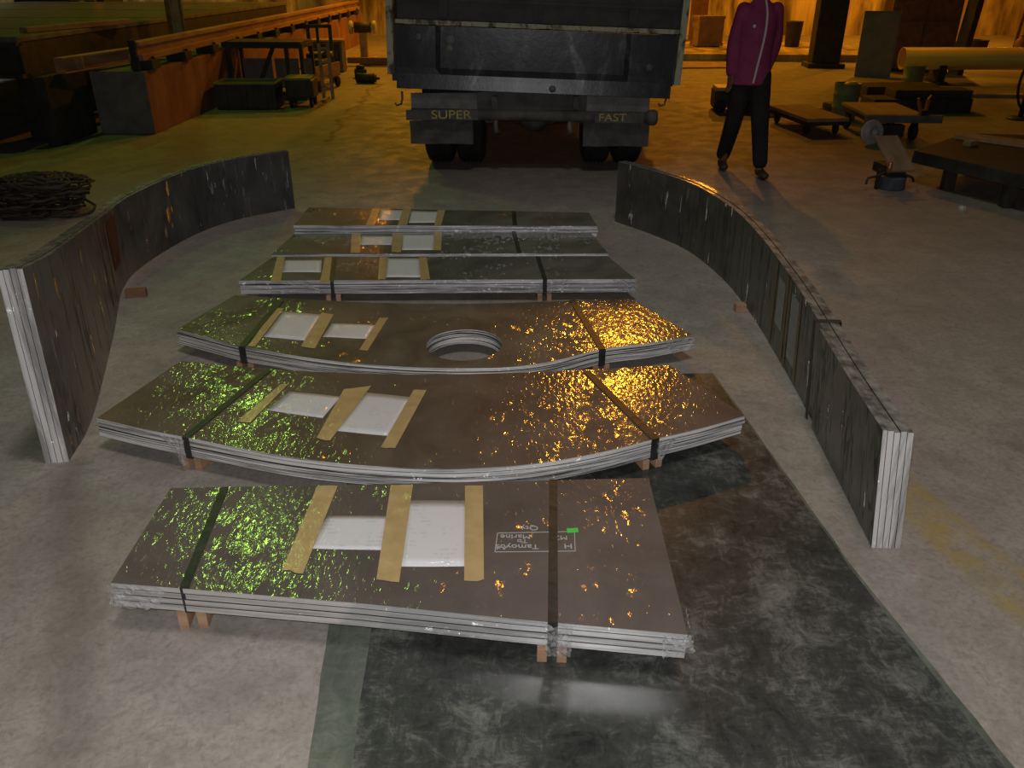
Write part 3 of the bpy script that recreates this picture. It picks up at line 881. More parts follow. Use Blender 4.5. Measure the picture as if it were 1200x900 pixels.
# plinth wall that carries the rail
b = new_bm()
vs = box(b, (-.30, 6.1, .325), (.60, 12.2, .65), 0, 0, .012)
for f in b.faces:
    c = f.calc_center_median()
    f.material_index = 1 if f.normal.x > .6 else 0
PL = solid_thing('concrete_plinth', 'long low plinth wall under the rail, bare concrete end and faded red side', 'plinth', b, [M['plinth_end'], M['plinth_side']], (-3.94, 9.33, 0), R(-1.5))
RA = thing('rail_beam', 'rusty orange rail beam lying along the top of the red plinth wall', 'rail', (-4.02, 9.33, .65), R(-1.5))
b = new_bm()
box(b, (0, 6.1, .13), (.16, 12.1, .06), 0, 0, .004); box(b, (0, 6.1, .20), (.05, 12.1, .10), 0, 0, .003); box(b, (0, 6.1, .265), (.12, 12.1, .045), 0, 0, .006)
link('rail', b, M['rust_beam'], RA)
for k in range(13):
    b = new_bm(); box(b, (0, .25+k*.95, .051), (.24, .20, .10), 0, 0, .006)
    for s in (-1, 1): lathe(b, [(0, .03), (.018, .03), (.018, 0), (0, 0)], (s*.10, .25+k*.95, .10), 'Z', 6)
    link('rail_chair', b, M['steel_dark'], RA)
b = new_bm(); box(b, (0, .02, .16), (.07, .04, .30), 0, 0, .004); link('end_stop', b, M['steel_dark'], RA)
# big flat bed behind it
BD = thing('machine_bed', 'large flat machine bed with pale green lit top at far left', 'machine', (-4.78, 8.55, 0), R(-3))
b = new_bm(); box(b, (-2.6, 4.4, 1.02), (5.2, 8.8, .05), 0, 0, .006)
for k in range(4): box(b, (-2.6, 1.1+k*2.2, 1.046), (5.1, .02, .004))
link('bed_top', b, M['steel_green'], BD)
b = new_bm(); box(b, (-2.6, .06, .83), (5.2, .10, .32), 0, 0, .006); box(b, (-.06, 4.4, .83), (.10, 8.7, .32), 0, 0, .006); box(b, (-2.6, .02, .69), (5.2, .14, .04)); box(b, (-2.6, .02, .98), (5.2, .10, .03))
link('bed_apron', b, M['steel_dark'], BD)
for x, y in ((-.18, .45), (-2.6, .45), (-5.0, .45), (-.18, 4.2), (-.18, 8.3)):
    b = new_bm(); box(b, (x, y, .34), (.26, .26, .68), 0, 0, .008); box(b, (x, y, .015), (.34, .34, .03)); link('leg', b, M['steel_dark'], BD)
b = new_bm(); beam(b, (-.22, .5, 1.075), (.12, 2.1, 1.075), .10, .05, 0, .004)
solid_thing('flat_bar', 'short orange lit bar lying on the edge of the machine bed', 'bar', b, M['rust_beam'], (-4.78, 8.55, 0), R(-3))
# channel beam between bed and plinth, open C end towards the aisle
b = new_bm(); L_ = 1.9
box(b, (0, L_/2, .0), (.020, L_, .15), 0, 0, .003); box(b, (.045, L_/2, .068), (.10, L_, .015), 0, 0, .003); box(b, (.045, L_/2, -.068), (.10, L_, .015), 0, 0, .003)
box(b, (.05, .30, 0), (.09, .02, .13)); box(b, (.05, L_-.3, 0), (.09, .02, .13))
CH = solid_thing('channel_beam', 'rusty channel beam running beside the machine bed above the dark gap', 'beam', b, M['rust_beam'], (-4.62, 8.85, .755), R(-11))
b = new_bm(); box(b, (0, 0, .335), (.12, .8, .675), 0, 0, .006)
solid_thing('support_block', 'dark support block carrying the channel beam beside the plinth', 'block', b, M['steel_dark'], (-4.69, 9.02, 0), R(-2))
# H-section column by the rail
b = new_bm(); H_ = 3.2
box(b, (.0, 0, H_/2), (.14, .02, H_), 0, 0, .002, ); box(b, (-.07, 0, H_/2), (.018, .20, H_), 0, 0, .002); box(b, (.07, 0, H_/2), (.018, .20, H_), 0, 0, .002)
box(b, (0, 0, .010), (.26, .28, .02))
solid_thing('steel_post', 'upright steel post standing on the rail plinth, orange lit on one side', 'post', b, M['rust_beam'], (-4.34, 11.55, .65), R(38))
# racks, carts and machines in the left aisle
def frame_box(bm, c, s, t):
    x, y, z = c; a, d, h = s[0]/2, s[1]/2, s[2]
    for sx in (-1, 1):
        for sy in (-1, 1): box(bm, (x+sx*(a-t/2), y+sy*(d-t/2), z+h/2), (t, t, h))
    for zz in (z+t/2, z+h-t/2):
        for sy in (-1, 1): box(bm, (x, y+sy*(d-t/2), zz), (2*a-2*t, t, t))
        for sx in (-1, 1): box(bm, (x+sx*(a-t/2), y, zz), (t, 2*d-2*t, t))
RK = thing('steel_rack', 'open steel rack with diagonal brace and grey back panels beside red plinth', 'rack', (-3.33, 12.15, 0), R(-3))
b = new_bm(); frame_box(b, (0, 0, 0), (1.05, .55, .72), .05); beam(b, (-.2, -.25, .06), (.12, -.25, .68), .03, .05); box(b, (.30, -.255, .36), (.05, .04, .66)); link('frame', b, M['steel_dark'], RK)
for x, w in ((-.28, .42), (.14, .34), (.42, .16)):
    b = new_bm(); box(b, (x, .22, .30), (w, .02, .40), 0, 0, .003); link('back_panel', b, M['board_grey'], RK)
b = new_bm(); box(b, (0, 0, .735), (1.02, .54, .03), 0, 0, .004); link('top_shelf', b, M['steel_dark'], RK)
CR = thing('crate', 'dark low crate with pale rim on the floor before the open rack', 'crate', (-3.42, 11.25, 0), R(2))
b = new_bm(); box(b, (0, 0, .16), (.76, .46, .30), 0, 0, .008)
for x in (-.25, 0, .25): box(b, (x, -.235, .16), (.03, .02, .28))
link('body', b, M['steel_dark'], CR)
b = new_bm()
for s in (-1, 1): box(b, (0, s*.225, .322), (.80, .03, .024), 0, 0, .003); box(b, (s*.385, 0, .322), (.03, .42, .024), 0, 0, .003)
link('rim', b, M['bin_green'], CR)
for x in (-.3, .3):
    b = new_bm(); box(b, (x, 0, .006), (.07, .4, .012)); link('skid', b, M['steel_dark'], CR)
TC = thing('tool_cart', 'dark two-wheeled cart with pale top parked right of the low crate', 'cart', (-2.77, 11.4, 0), R(4))
b = new_bm(); box(b, (0, 0, .23), (.36, .44, .22), 0, 0, .03); link('body', b, M['steel_dark'], TC)
b = new_bm(); box(b, (-.02, 0, .355), (.34, .42, .03), 0, 0, .006); link('lid', b, M['bin_green'], TC)
for x in (-.13, .13):
    for y in (-.16, .16):
        b = new_bm(); lathe(b, [(0, -.02), (.05, -.02), (.062, -.012), (.062, .012), (.05, .02), (0, .02)], (x, y, .062), 'X', 20); box(b, (x, y, .105), (.05, .03, .05)); link('wheel', b, M['rubber'], TC)
LD = thing('ladder_frame', 'narrow orange lit ladder-like frame standing at the end of the rack', 'frame', (-2.56, 12.0, 0), R(18))
for x in (-.06, .06):
    b = new_bm(); beam(b, (x, 0, 0), (x, .06, .72), .045, .03, 0, .003); link('stile', b, M['rust_beam'], LD)
for k in range(4):
    b = new_bm(); box(b, (0, .012+k*.015, .14+k*.17), (.09, .02, .03)); link('rung', b, M['rust_beam'], LD)
b = new_bm(); beam(b, (-.10, -.30, .0175), (.0, .05, .0175), .05, .035, 0, .003); link('foot', b, M['rust_beam'], LD)
CHR = thing('chair_frame', 'black empty chair-like frame standing in the left aisle near orange wall', 'frame', (-3.03, 13.9, 0), R(6))
b = new_bm()
for x in (-.17, .17): box(b, (x, .14, .42), (.055, .05, .84), 0, 0, .004); box(b, (x, -.2, .21), (.055, .05, .42), 0, 0, .004); box(b, (x, -.03, .41), (.05, .34, .05))
box(b, (0, .14, .815), (.34, .05, .05)); box(b, (0, .14, .46), (.34, .05, .05)); box(b, (-.03, .14, .62), (.045, .04, .34)); box(b, (0, -.2, .40), (.34, .05, .04))
link('frame', b, M['steel_dark'], CHR)
b = new_bm(); box(b, (0, -.03, .445), (.38, .40, .02), 0, 0, .004); link('seat', b, M['board'], CHR)
OC = thing('hand_cart', 'low orange lit cart before the black chair-like frame', 'cart', (-2.92, 13.1, 0), R(-14))
b = new_bm(); box(b, (0, 0, .20), (.34, .85, .10), 0, 0, .01); box(b, (.16, 0, .29), (.03, .85, .12), 0, 0, .004); link('deck', b, M['rust_beam'], OC)
b = new_bm(); box(b, (-.02, .15, .33), (.24, .30, .15), 0, 0, .02); tube(b, [(-.02, .30, .40), (-.02, .30, .48), (.05, .30, .50)], .02, 8); link('motor', b, M['steel_dark'], OC)
for x in (-.16, .16):
    for y in (-.32, .32):
        b = new_bm(); lathe(b, [(0, -.025), (.06, -.025), (.075, -.015), (.075, .015), (.06, .025), (0, .025)], (x, y, .075), 'X', 20); link('wheel', b, M['rubber'], OC)
b = new_bm(); tube(b, [(-.15, -.42, .22), (-.15, -.50, .34), (.15, -.50, .34), (.15, -.42, .22)], .018, 8); link('handle', b, M['rust_beam'], OC)
PN = thing('cabinet', 'low dark cabinet with rust edge past the hand cart in left aisle', 'cabinet', (-3.20, 15.4, 0), R(0))
b = new_bm(); box(b, (0, 0, .26), (.52, .35, .48), 0, 0, .01); link('body', b, M['steel_grey'], PN)
b = new_bm(); box(b, (0, 0, .515), (.58, .40, .03), 0, 0, .005); link('top', b, M['rust_beam'], PN)
b = new_bm(); box(b, (0, -.18, .26), (.44, .012, .40), 0, 0, .003); dd = link('door', b, M['steel_dark'], PN)
b = new_bm(); box(b, (.17, -.195, .28), (.02, .02, .10)); link('handle', b, M['steel_grey'], dd)
for x in (-.22, .22):
    b = new_bm(); box(b, (x, 0, .012), (.06, .30, .024)); link('foot', b, M['steel_dark'], PN)
GM = thing('bench_grinder', 'small orange lit grinder on a stand near the far left wall', 'machine', (-2.95, 17.6, 0), R(0))
b = new_bm(); box(b, (0, 0, .02), (.5, .4, .04), 0, 0, .005); box(b, (0, 0, .26), (.14, .14, .46), 0, 0, .01); link('stand', b, M['rust_beam'], GM)
b = new_bm(); tube(b, [(-.16, 0, .58), (.16, 0, .58)], .10, 16); link('motor', b, M['steel_dark'], GM)
for x in (-.23, .23):
    b = new_bm(); lathe(b, [(0, -.03), (.12, -.03), (.125, -.02), (.125, .02), (.12, .03), (0, .03)], (x, 0, .58), 'X', 22); tube(b, [(x*.6, 0, .58), (x, 0, .58)], .02, 8); link('grinding_wheel', b, M['disc'], GM)
b = new_bm(); beam(b, (-.7, .1, .10), (.75, -.05, .10), .10, .10, 0, .006); beam(b, (-.5, .2, .05), (.6, .25, .05), .12, .10, 0, .006)
solid_thing('timber_pair', 'pair of dark timbers lying on the floor before the grinder', 'timber', b, M['wood_dark'], (-2.35, 16.2, 0))
b = new_bm(); box(b, (0, 0, .07), (.20, .18, .14), 0, 0, .02); lathe(b, [(0, 0), (.07, 0), (.07, .05), (.03, .06), (0, .06)], (0, 0, .138), 'Z', 16)
solid_thing('small_motor', 'small dark motor on the floor in the left aisle, left of its pair', 'motor', b, M['steel_dark'], (-2.52, 14.5, 0), R(10))
b = new_bm(); tube(b, [(-.14, 0, .075), (.14, 0, .075)], .075, 18); tube(b, [(.14, 0, .075), (.17, 0, .075)], .06, 18); tube(b, [(.17, 0, .075), (.23, 0, .075)], .02, 10); box(b, (0, 0, .012), (.2, .16, .024))
solid_thing('pump', 'small dark drum-shaped pump on floor in the left aisle, nearest the camera', 'motor', b, [M['steel_dark']], (-2.32, 13.75, 0), R(-8))
# heap of tangled cable at far left
b = new_bm(); rnd = random.Random(5)
for k in range(150):
    a0 = rnd.uniform(0, 6.28); n = 16; rad = rnd.uniform(.06, .26); ex = rnd.uniform(.5, 1)
    cx, cy = rnd.uniform(-.30, .18), rnd.uniform(-.14, .14); zc = max(.02, .32*(1-((cx+.05)/.5)**2)*rnd.uniform(.1, 1.0)); tl = rnd.uniform(-.25, .25); sp = rnd.uniform(2.2, 6.2)
    pts = []
    for i in range(n+1):
        a = a0+sp*i/n
        x = cx+rad*math.cos(a); y = cy+rad*ex*.75*math.sin(a)
        lim = .27*max(0, 1-(x/.56)**2-(y/.46)**2)**.5
        z = min(max(.014, zc+tl*rad*math.cos(a+1)), lim+.014)
        pts.append((x+rnd.uniform(-.008, .008), y+rnd.uniform(-.008, .008), max(.013, z+rnd.uniform(-.008, .008))))
    tube(b, pts, rnd.choice((.008, .010, .012, .013)), 6)
solid_thing('cable_heap', 'heap of tangled dark cable on the floor behind the tall left bundle', 'cable', b, M['cable'], (-3.50, 6.08, 0))
b = new_bm()
for k in range(8):
    a0 = rnd.uniform(0, 6)
    tube(b, [(.09*math.cos(a0+i*.5)*(1+.1*k), .07*math.sin(a0+i*.5), .010+.006*k+.02*abs(math.sin(i+k))) for i in range(11)], .008, 6)
solid_thing('cable_coil', 'small loose coil of dark cable left of the cable heap', 'cable', b, M['cable'], (-4.22, 6.42, 0))

# ------------------------------------------------------------------ right side of the hall
TL = thing('platform_trolley', 'low wooden platform trolley on the floor behind the person', 'trolley', (3.36, 9.72, 0), R(8))
b = new_bm(); vs = box(b, (0, 0, .165), (.48, 1.02, .035), 0, 0, .005); link('deck', b, M['board'], TL)
b = new_bm(); box(b, (-.2, 0, .125), (.05, .98, .045)); box(b, (.2, 0, .125), (.05, .98, .045)); box(b, (0, -.45, .125), (.35, .05, .045)); box(b, (0, .45, .125), (.35, .05, .045)); link('frame', b, M['steel_dark'], TL)
for x in (-.17, .17):
    for y in (-.38, .38):
        b = new_bm(); lathe(b, [(0, -.02), (.042, -.02), (.052, -.012), (.052, .012), (.042, .02), (0, .02)], (x, y, .052), 'X', 20); box(b, (x, y, .095), (.055, .035, .03)); link('wheel', b, M['rubber'], TL)
b = new_bm(); beam(b, (-.42, -.12, .03), (.42, .22, .03), .10, .06, 0, .005)
solid_thing('long_batten', 'orange lit timber lying on the floor beyond the platform trolley', 'timber', b, M['board'], (3.50, 10.62, 0))
b = new_bm(); box(b, (0, 0, .06), (.26, .20, .12), 0, 0, .03)
solid_thing('dark_bag', 'dark lump lying by the right end of the orange timber', 'bag', b, M['steel_dark'], (4.10, 10.85, 0), R(15))
LC = thing('low_cart', 'dark low cart with bright edge half hidden behind the person', 'cart', (2.84, 11.0, 0), R(-4))
b = new_bm(); box(b, (0, 0, .16), (.54, .36, .20), 0, 0, .02); link('body', b, M['steel_dark'], LC)
b = new_bm(); box(b, (-.13, -.02, .28), (.26, .34, .04), 0, 0, .008); link('top_plate', b, M['yellow'], LC)
for x in (-.19, .19):
    b = new_bm(); lathe(b, [(0, -.2), (.06, -.2), (.075, -.19), (.075, .19), (.06, .2), (0, .2)], (x, 0, .075), 'Y', 20); link('roller', b, M['rubber'], LC)
BN = thing('drum', 'green-grey open drum with yellow rag on top, left of the dark slabs', 'drum', (4.02, 10.35, 0), R(12))
b = new_bm(); lathe(b, [(0, .0), (.13, 0), (.14, .01), (.145, .13), (.152, .14), (.145, .15), (.148, .28), (.155, .29), (.148, .30), (.15, .40), (.157, .41), (.145, .41), (.135, .12), (0, .12)], (0, 0, 0), 'Z', 28); link('body', b, M['bin_green'], BN)
b = new_bm(); lathe(b, [(0, .03), (.05, .028), (.08, .01), (.085, 0), (0, 0)], (.0, -.06, .405), 'Z', 9); link('rag', b, M['yellow'], BN)
b = new_bm(); lathe(b, [(0, .0), (.14, 0), (.145, .01), (.145, .15), (.152, .16), (.145, .17), (.148, .33), (.155, .34), (.135, .34), (0, .33)], (0, 0, 0), 'Z', 28)
solid_thing('drum', 'closed green-grey drum standing under the left end of the yellow pipe', 'drum', b, M['bin_green'], (6.02, 13.05, 0))
b = new_bm(); lathe(b, [(.155, -3.6), (.165, -3.6), (.165, 3.6), (.155, 3.6), (.155, -3.6)], (0, 0, .36), 'X', 32)
PP = thing('long_pipe', 'long yellow pipe lying across two low blocks at right', 'pipe', (9.75, 13.75, 0), R(-1.5))
link('pipe', b, M['pipe'], PP)
for x in (-3.0, 2.8):
    b = new_bm(); box(b, (x, 0, .02), (.12, .60, .04)); box(b, (x, 0, .0975), (.12, .34, .195), 0, 0, .004); box(b, (x, -.17, .22), (.10, .05, .10)); box(b, (x, .17, .22), (.10, .05, .10)); link('trestle', b, M['steel_dark'], PP)
# stacked dark slabs
for (x, y, z, s, rz, lb) in ((5.15, 10.95, 0, (1.25, .42, .17), 2, 'bottom dark steel slab of the pile in the right aisle'),
                             (5.30, 10.98, .17, (.95, .36, .10), -2, 'top dark steel slab lying on the bottom slab of the pile'),
                             (5.45, 12.3, 0, (1.05, .5, .16), 4, 'dark steel slab lying behind the pile, before the yellow pipe')):
    b = new_bm(); box(b, (0, 0, s[2]/2), s, 0, 0, .008); box(b, (s[0]*.2, -s[1]/2+.01, s[2]/2), (.2, .03, s[2]*.5), 0, 0, .004)
    solid_thing('steel_slab', lb, 'slab', b, M['steel_dark'], (x, y, z), R(rz), 'dark slabs on the floor')
b = new_bm(); box(b, (0, 0, .024), (1.5, .14, .048), 0, 0, .004)
solid_thing('long_batten', 'orange lit timber lying right of the slab pile before the yellow pipe', 'timber', b, M['board'], (6.7, 12.2, 0), R(-4))
# trolley with the clamp on it
T2 = thing('flat_trolley', 'flat trolley with grey metal front edge carrying a small clamp', 'trolley', (4.04, 9.2, 0), R(-3))
b = new_bm(); box(b, (-.02, .12, .262), (.60, .85, .03), 0, 0, .004); link('deck', b, M['board'], T2)
b = new_bm(); box(b, (.06, -.33, .235), (.78, .06, .075), 0, 0, .006); link('front_rail', b, M['steel_grey'], T2)
b = new_bm(); box(b, (-.26, .12, .22), (.06, .84, .05)); box(b, (.24, .12, .22), (.06, .84, .05)); box(b, (0, .5, .22), (.44, .06, .05)); link('frame', b, M['steel_dark'], T2)
for x in (-.25, .23):
    for y in (-.22, .46):
        b = new_bm(); lathe(b, [(0, -.025), (.075, -.025), (.09, -.015), (.09, .015), (.075, .025), (0, .025)], (x, y, .09), 'X', 20); box(b, (x, y, .17), (.06, .05, .06)); link('wheel', b, M['rubber'], T2)
b = new_bm(); box(b, (.0, -.15, .09), (.28, .14, .12), 0, 0, .01); box(b, (0, -.15, .185), (.04, .04, .08)); link('battery_box', b, M['steel_dark'], T2)
CL = thing('welding_clamp', 'small copper-coloured clamp standing open on the flat trolley', 'clamp', (4.27, 8.86, .2775), R(20))
b = new_bm(); beam(b, (-.02, 0, .0), (-.085, 0, .13), .03, .025, 0, .004); beam(b, (-.085, 0, .13), (-.10, .0, .17), .02, .02, 0, .003); link('jaw', b, M['copper'], CL)
b = new_bm(); beam(b, (.03, 0, .0), (.035, 0, .15), .035, .028, 0, .004); beam(b, (.035, 0, .15), (.06, 0, .19), .02, .018, 0, .003); link('jaw', b, M['copper'], CL)
b = new_bm(); box(b, (.01, 0, .0225), (.09, .06, .045), 0, 0, .008); link('hinge', b, M['steel_dark'], CL)
# pale disc leaning on the trolley
rm = Matrix.Rotation(R(8), 3, 'X') @ Matrix.Rotation(R(-90), 3, 'X')
b = new_bm(); lathe(b, [(0, -.012), (.03, -.012), (.03, -.024), (.048, -.024), (.052, -.010), (.10, -.012), (.118, -.010), (.124, 0), (.118, .012), (0, .012)], (0, 0, .125), Matrix.Rotation(R(-98), 3, 'X'), 36)
DS = solid_thing('disc_wheel', 'pale round disc wheel leaning below the front of the flat trolley', 'wheel', b, M['disc'], (3.72, 8.72, 0), R(6))
# little stool-like stand with board top
SB = thing('board_stand', 'small stand with tilted orange board top and blue-grey drum base', 'stand', (3.16, 6.86, 0), R(6))
b = new_bm(); lathe(b, [(0, 0), (.10, 0), (.108, .008), (.104, .09), (.11, .10), (.10, .11), (0, .11)], (0, -.02, 0), 'Z', 26); link('drum_base', b, M['blue'], SB)
b = new_bm(); box(b, (0, .06, .15), (.17, .24, .08), 0, 0, .01); box(b, (-.13, -.02, .08), (.02, .03, .16)); tube(b, [(-.08, -.05, .14), (-.16, -.10, .13), (-.24, -.06, .10), (-.28, -.12, .07)], .010, 7); tube(b, [(.08, -.05, .12), (.16, -.04, .09), (.20, 0, .05)], .010, 7); link('bracket', b, M['steel_dark'], SB)
b = new_bm(); box(b, (0, .03, .275), (.20, .42, .022), Matrix.Rotation(R(30), 3, 'X'), 0, .003); link('board_top', b, M['board'], SB)
b = new_bm(); tube(b, [(-.115, -.14, .16), (-.115, -.14, .24)], .02, 10); link('pin', b, M['copper'], SB)
# low steel bench at the right edge
BE = thing('low_bench', 'low dark steel bench at the right edge of the picture', 'bench', (0, 0, 0))
tp = [(3.36, 6.98), (3.80, 6.02), (4.95, 6.25), (4.95, 7.65), (4.20, 7.80)]
b = new_bm(); prism(b, tp, .245, .28)
link('bench_top', b, M['steel_dark'], BE)
b = new_bm()
for a, c in zip(tp, tp[1:]+tp[:1]): beam(b, (a[0]*.985+.062, a[1]*.985+.1, .215), (c[0]*.985+.062, c[1]*.985+.1, .215), .035, .06)
link('bench_frame', b, M['steel_dark'], BE)
for x, y in ((3.60, 6.78), (3.80, 6.24), (4.75, 6.40), (4.75, 7.50), (4.20, 7.60)):
    b = new_bm(); box(b, (x, y, .1225), (.085, .085, .245), 0, 0, .006); link('leg', b, M['steel_dark'], BE)
b = new_bm(); beam(b, (3.98, 7.55, .296), (4.85, 6.62, .296), .10, .03, 0, .004)
solid_thing('flat_bar', 'long rusty yellow flat bar lying along the back of the low bench', 'bar', b, M['rust_beam'], (0, 0, 0))
b = new_bm(); beam(b, (4.06, 7.60, .296), (4.93, 6.70, .296), .07, .03, 0, .004)
solid_thing('flat_bar', 'narrow flat bar beside the long rusty one on the low bench, nearer the wall', 'bar', b, M['rust_beam'], (.03, .03, 0))
b = new_bm(); box(b, (0, 0, .022), (.10, .07, .044), 0, 0, .008)
solid_thing('offcut', 'small wooden offcut lying on the low bench near its left end', 'block', b, M['board'], (3.93, 7.20, .28), R(30))
b = new_bm(); lathe(b, [(0, .035), (.02, .032), (.032, .015), (.03, 0), (0, 0)], (0, 0, 0), 'Z', 7, smooth=False)
solid_thing('pebble', 'small pale lump of debris on the floor in front of the low bench', 'debris', b, M['disc'], (3.42, 6.15, 0))
# hose stand at right edge
HS = thing('hose_stand', 'dark post with a hanging black hose at the right edge', 'stand', (6.15, 10.3, 0))
b = new_bm(); tube(b, [(0, 0, 0), (.02, .02, .70)], .03, 10); lathe(b, [(0, .03), (.12, .03), (.15, 0), (0, 0)], (0, 0, 0), 'Z', 20); tube(b, [(.02, .02, .66), (-.10, -.02, .62)], .018, 8); link('post', b, M['steel_dark'], HS)
b = new_bm(); tube(b, smooth_line([(-.09, -.02, .65), (-.14, -.05, .52), (-.15, -.06, .36), (-.10, -.06, .20), (-.03, -.06, .14), (.04, -.05, .22), (.05, -.03, .40)], 6), .016, 8); link('hose', b, M['rubber'], HS)
# things along the far orange wall
b = new_bm(); box(b, (0, 0, .065), (4.4, 3.0, .13), 0, 0, .02)
solid_thing('kerb_step', 'low yellow lit step running along behind the person', 'step', b, M['wall'], (5.0, 18.6, 0), R(-5))
b = new_bm(); box(b, (0, 0, .012), (1.1, .9, .024), Matrix.Rotation(R(12), 3, 'Z'), 0, .003)
solid_thing('loose_sheet', 'bright loose sheet lying on the floor right of the truck tail', 'sheet', b, M['board'], (3.5, 16.3, 0), R(-8))
b = new_bm()
box(b, (0, 0, 1.4), (.50, .34, 2.8), 0, 0, .02); box(b, (.16, -.15, .78), (.14, .10, .16), 0, 0, .01); box(b, (0, 0, .04), (.66, .5, .08), 0, 0, .01)
solid_thing('column', 'dark broad column rising left of the grey leaning panel', 'column', b, M['steel_dark'], (5.72, 16.1, 0), R(-4))
b = new_bm(); box(b, (0, 0, .505), (.56, .03, 1.01), 0, 0, .004); box(b, (0, -.02, .505), (.50, .012, .95), 0, 0, .003)
o = solid_thing('grey_board', 'tall grey panel leaning upright at the right of the dark column', 'panel', b, M['board_grey'], (6.02, 14.55, 0), R(-14)); o.rotation_euler.x = R(-4)
CB = thing('cupboard', 'brown double-door cupboard behind the left end of the yellow pipe', 'cupboard', (7.1, 15.4, 0), R(-5))
b = new_bm(); box(b, (0, .2, .90), (1.15, .50, 1.70), 0, 0, .01); link('body', b, M['wood_dark'], CB)
for x in (-.28, .28):
    b = new_bm(); box(b, (x, -.062, .46), (.53, .02, .72), 0, 0, .004); box(b, (x, -.062, 1.27), (.53, .02, .80), 0, 0, .004); d = link('door', b, M['wood_dark'], CB)
    b = new_bm(); box(b, (x*.2, -.085, .70), (.02, .025, .12)); link('handle', b, M['steel_grey'], d)
b = new_bm(); box(b, (0, .2, .025), (1.1, .46, .05)); link('base', b, M['steel_dark'], CB)
b = new_bm(); beam(b, (0, 0, 0), (.22, .1, 2.6), .20, .14, 0, .006); 
for v in b.verts:
    if v.co.z < .1: v.co.z = 0
solid_thing('leaning_post', 'dark thick post leaning right beside the brown cupboard', 'post', b, M['steel_dark'], (7.58, 14.9, 0))
for k, (x, y, lb) in enumerate(((10.0, 17.6, 'thin dark rod leaning before the orange wall, left of two'), (10.35, 17.7, 'thin dark rod leaning before the orange wall, right of two'))):
    b = new_bm(); tube(b, [(0, 0, 0.03), (.28, .3, 2.4)], .03, 10)
    solid_thing('rod', lb, 'rod', b, M['wood_dark'], (x, y, 0))
rnd = random.Random(21)
kinds = [('wooden_box', 'board'), ('scrap_bin', 'steel_dark'), ('gas_bottle', 'wood_dark')]
spots = [(8.3, 17.0, 0, .45, .40, 'box', 'pale wooden box at the wall beyond the yellow pipe, leftmost'),
         (9.1, 17.3, 1, .40, .38, 'bin', 'dark scrap bin at the wall beyond the yellow pipe, second from left'),
         (9.75, 16.9, 2, .13, .50, 'bottle', 'short dark gas bottle at the wall beyond the yellow pipe'),
         (10.7, 17.0, 1, .55, .48, 'bin', 'dark scrap bin near the two leaning rods'),
         (11.5, 17.2, 0, .60, .42, 'box', 'wooden box at the far right beyond the yellow pipe'),
         (3.35, 19.2, 1, .50, .60, 'bin', 'dark bin on the yellow lit step just right of truck tail'),
         (4.15, 18.9, 0, .55, .62, 'box', 'brown box on the yellow lit step left of the person'),
         (5.35, 19.0, 2, .16, .75, 'bottle', 'dark gas bottle on the yellow lit step right of the person'),
         (5.95, 18.8, 1, .35, .50, 'bin', 'dark small bin on the step beside the column')]
for x, y, k, w, h, cat, lb in spots:
    z = .13 if y > 18 else 0
    b = new_bm()
    if k == 0:
        box(b, (0, 0, h/2), (w, w*.7, h-.04), 0, 0, .006)
        for zz in (.05, h-.05): box(b, (0, 0, zz), (w+.03, w*.7+.03, .06), 0, 0, .004)
        for xx in (-w*.35, w*.35): box(b, (xx, 0, .02), (.06, w*.7, .04))
    elif k == 1:
        lathe(b, [(0, 0), (w*.40, 0), (w*.42, .02), (w*.46, h*.5), (w*.5, h-.02), (w*.52, h), (w*.45, h), (w*.38, .1), (0, .1)], seg=20)
    else:
        lathe(b, [(0, 0), (w*.95, 0), (w, .03), (w, h*.72), (w*.75, h*.84), (w*.3, h*.9), (w*.3, h*.94), (w*.45, h*.95), (w*.45, h), (0, h)], seg=20)
    solid_thing(kinds[k][0], lb, cat, b, M[kinds[k][1]], (x, y, z), rnd.uniform(-.3, .3))
b = new_bm(); box(b, (0, 0, 1.2), (.34, .34, 2.4), 0, 0, .01); box(b, (0, 0, .05), (.5, .5, .10), 0, 0, .01)
solid_thing('column', 'slim dark column at the far wall just right of the truck tail', 'column', b, M['wood_dark'], (4.35, 20.9, 0))
b = new_bm(); box(b, (0, 0, 1.2), (.24, .30, 2.4), 0, 0, .01); box(b, (0, 0, .05), (.4, .42, .10), 0, 0, .01)
solid_thing('column', 'slim orange column at the far end of the rail left of the truck', 'column', b, M['rust_beam'], (-4.35, 22.4, 0))
MC = thing('dark_machine', 'dark machine standing behind the pale top of the machine bed', 'machine', (-9.0, 18.4, 0))
b = new_bm(); box(b, (0, 0, .65), (1.8, .9, 1.25), 0, 0, .03); box(b, (0, 0, .02), (2.0, 1.1, .04)); link('body', b, M['steel_dark'], MC)
b = new_bm(); box(b, (.5, -.4, 1.5), (.5, .3, .9), 0, 0, .02); tube(b, [(.5, -.55, 1.05), (.5, -.55, .90)], .05, 10); link('head', b, M['rust_beam'], MC)
MD = thing('grey_locker', 'tall grey locker behind the machine bed at far left', 'locker', (-12.3, 18.6, 0))
b = new_bm(); box(b, (0, 0, 1.0), (1.5, .6, 1.9), 0, 0, .02); box(b, (0, 0, .025), (1.4, .55, .05)); link('body', b, M['board_grey'], MD)
for x in (-.49, 0, .49):
    b = new_bm(); box(b, (x, -.306, 1.0), (.46, .015, 1.8), 0, 0, .004); dd = link('door', b, M['board_grey'], MD)
    b = new_bm(); box(b, (x+.16, -.32, 1.0), (.02, .02, .14)); link('handle', b, M['steel_dark'], dd)
FLASH, SODK, MERK, FILLK = 158, .85, 1.0, 640
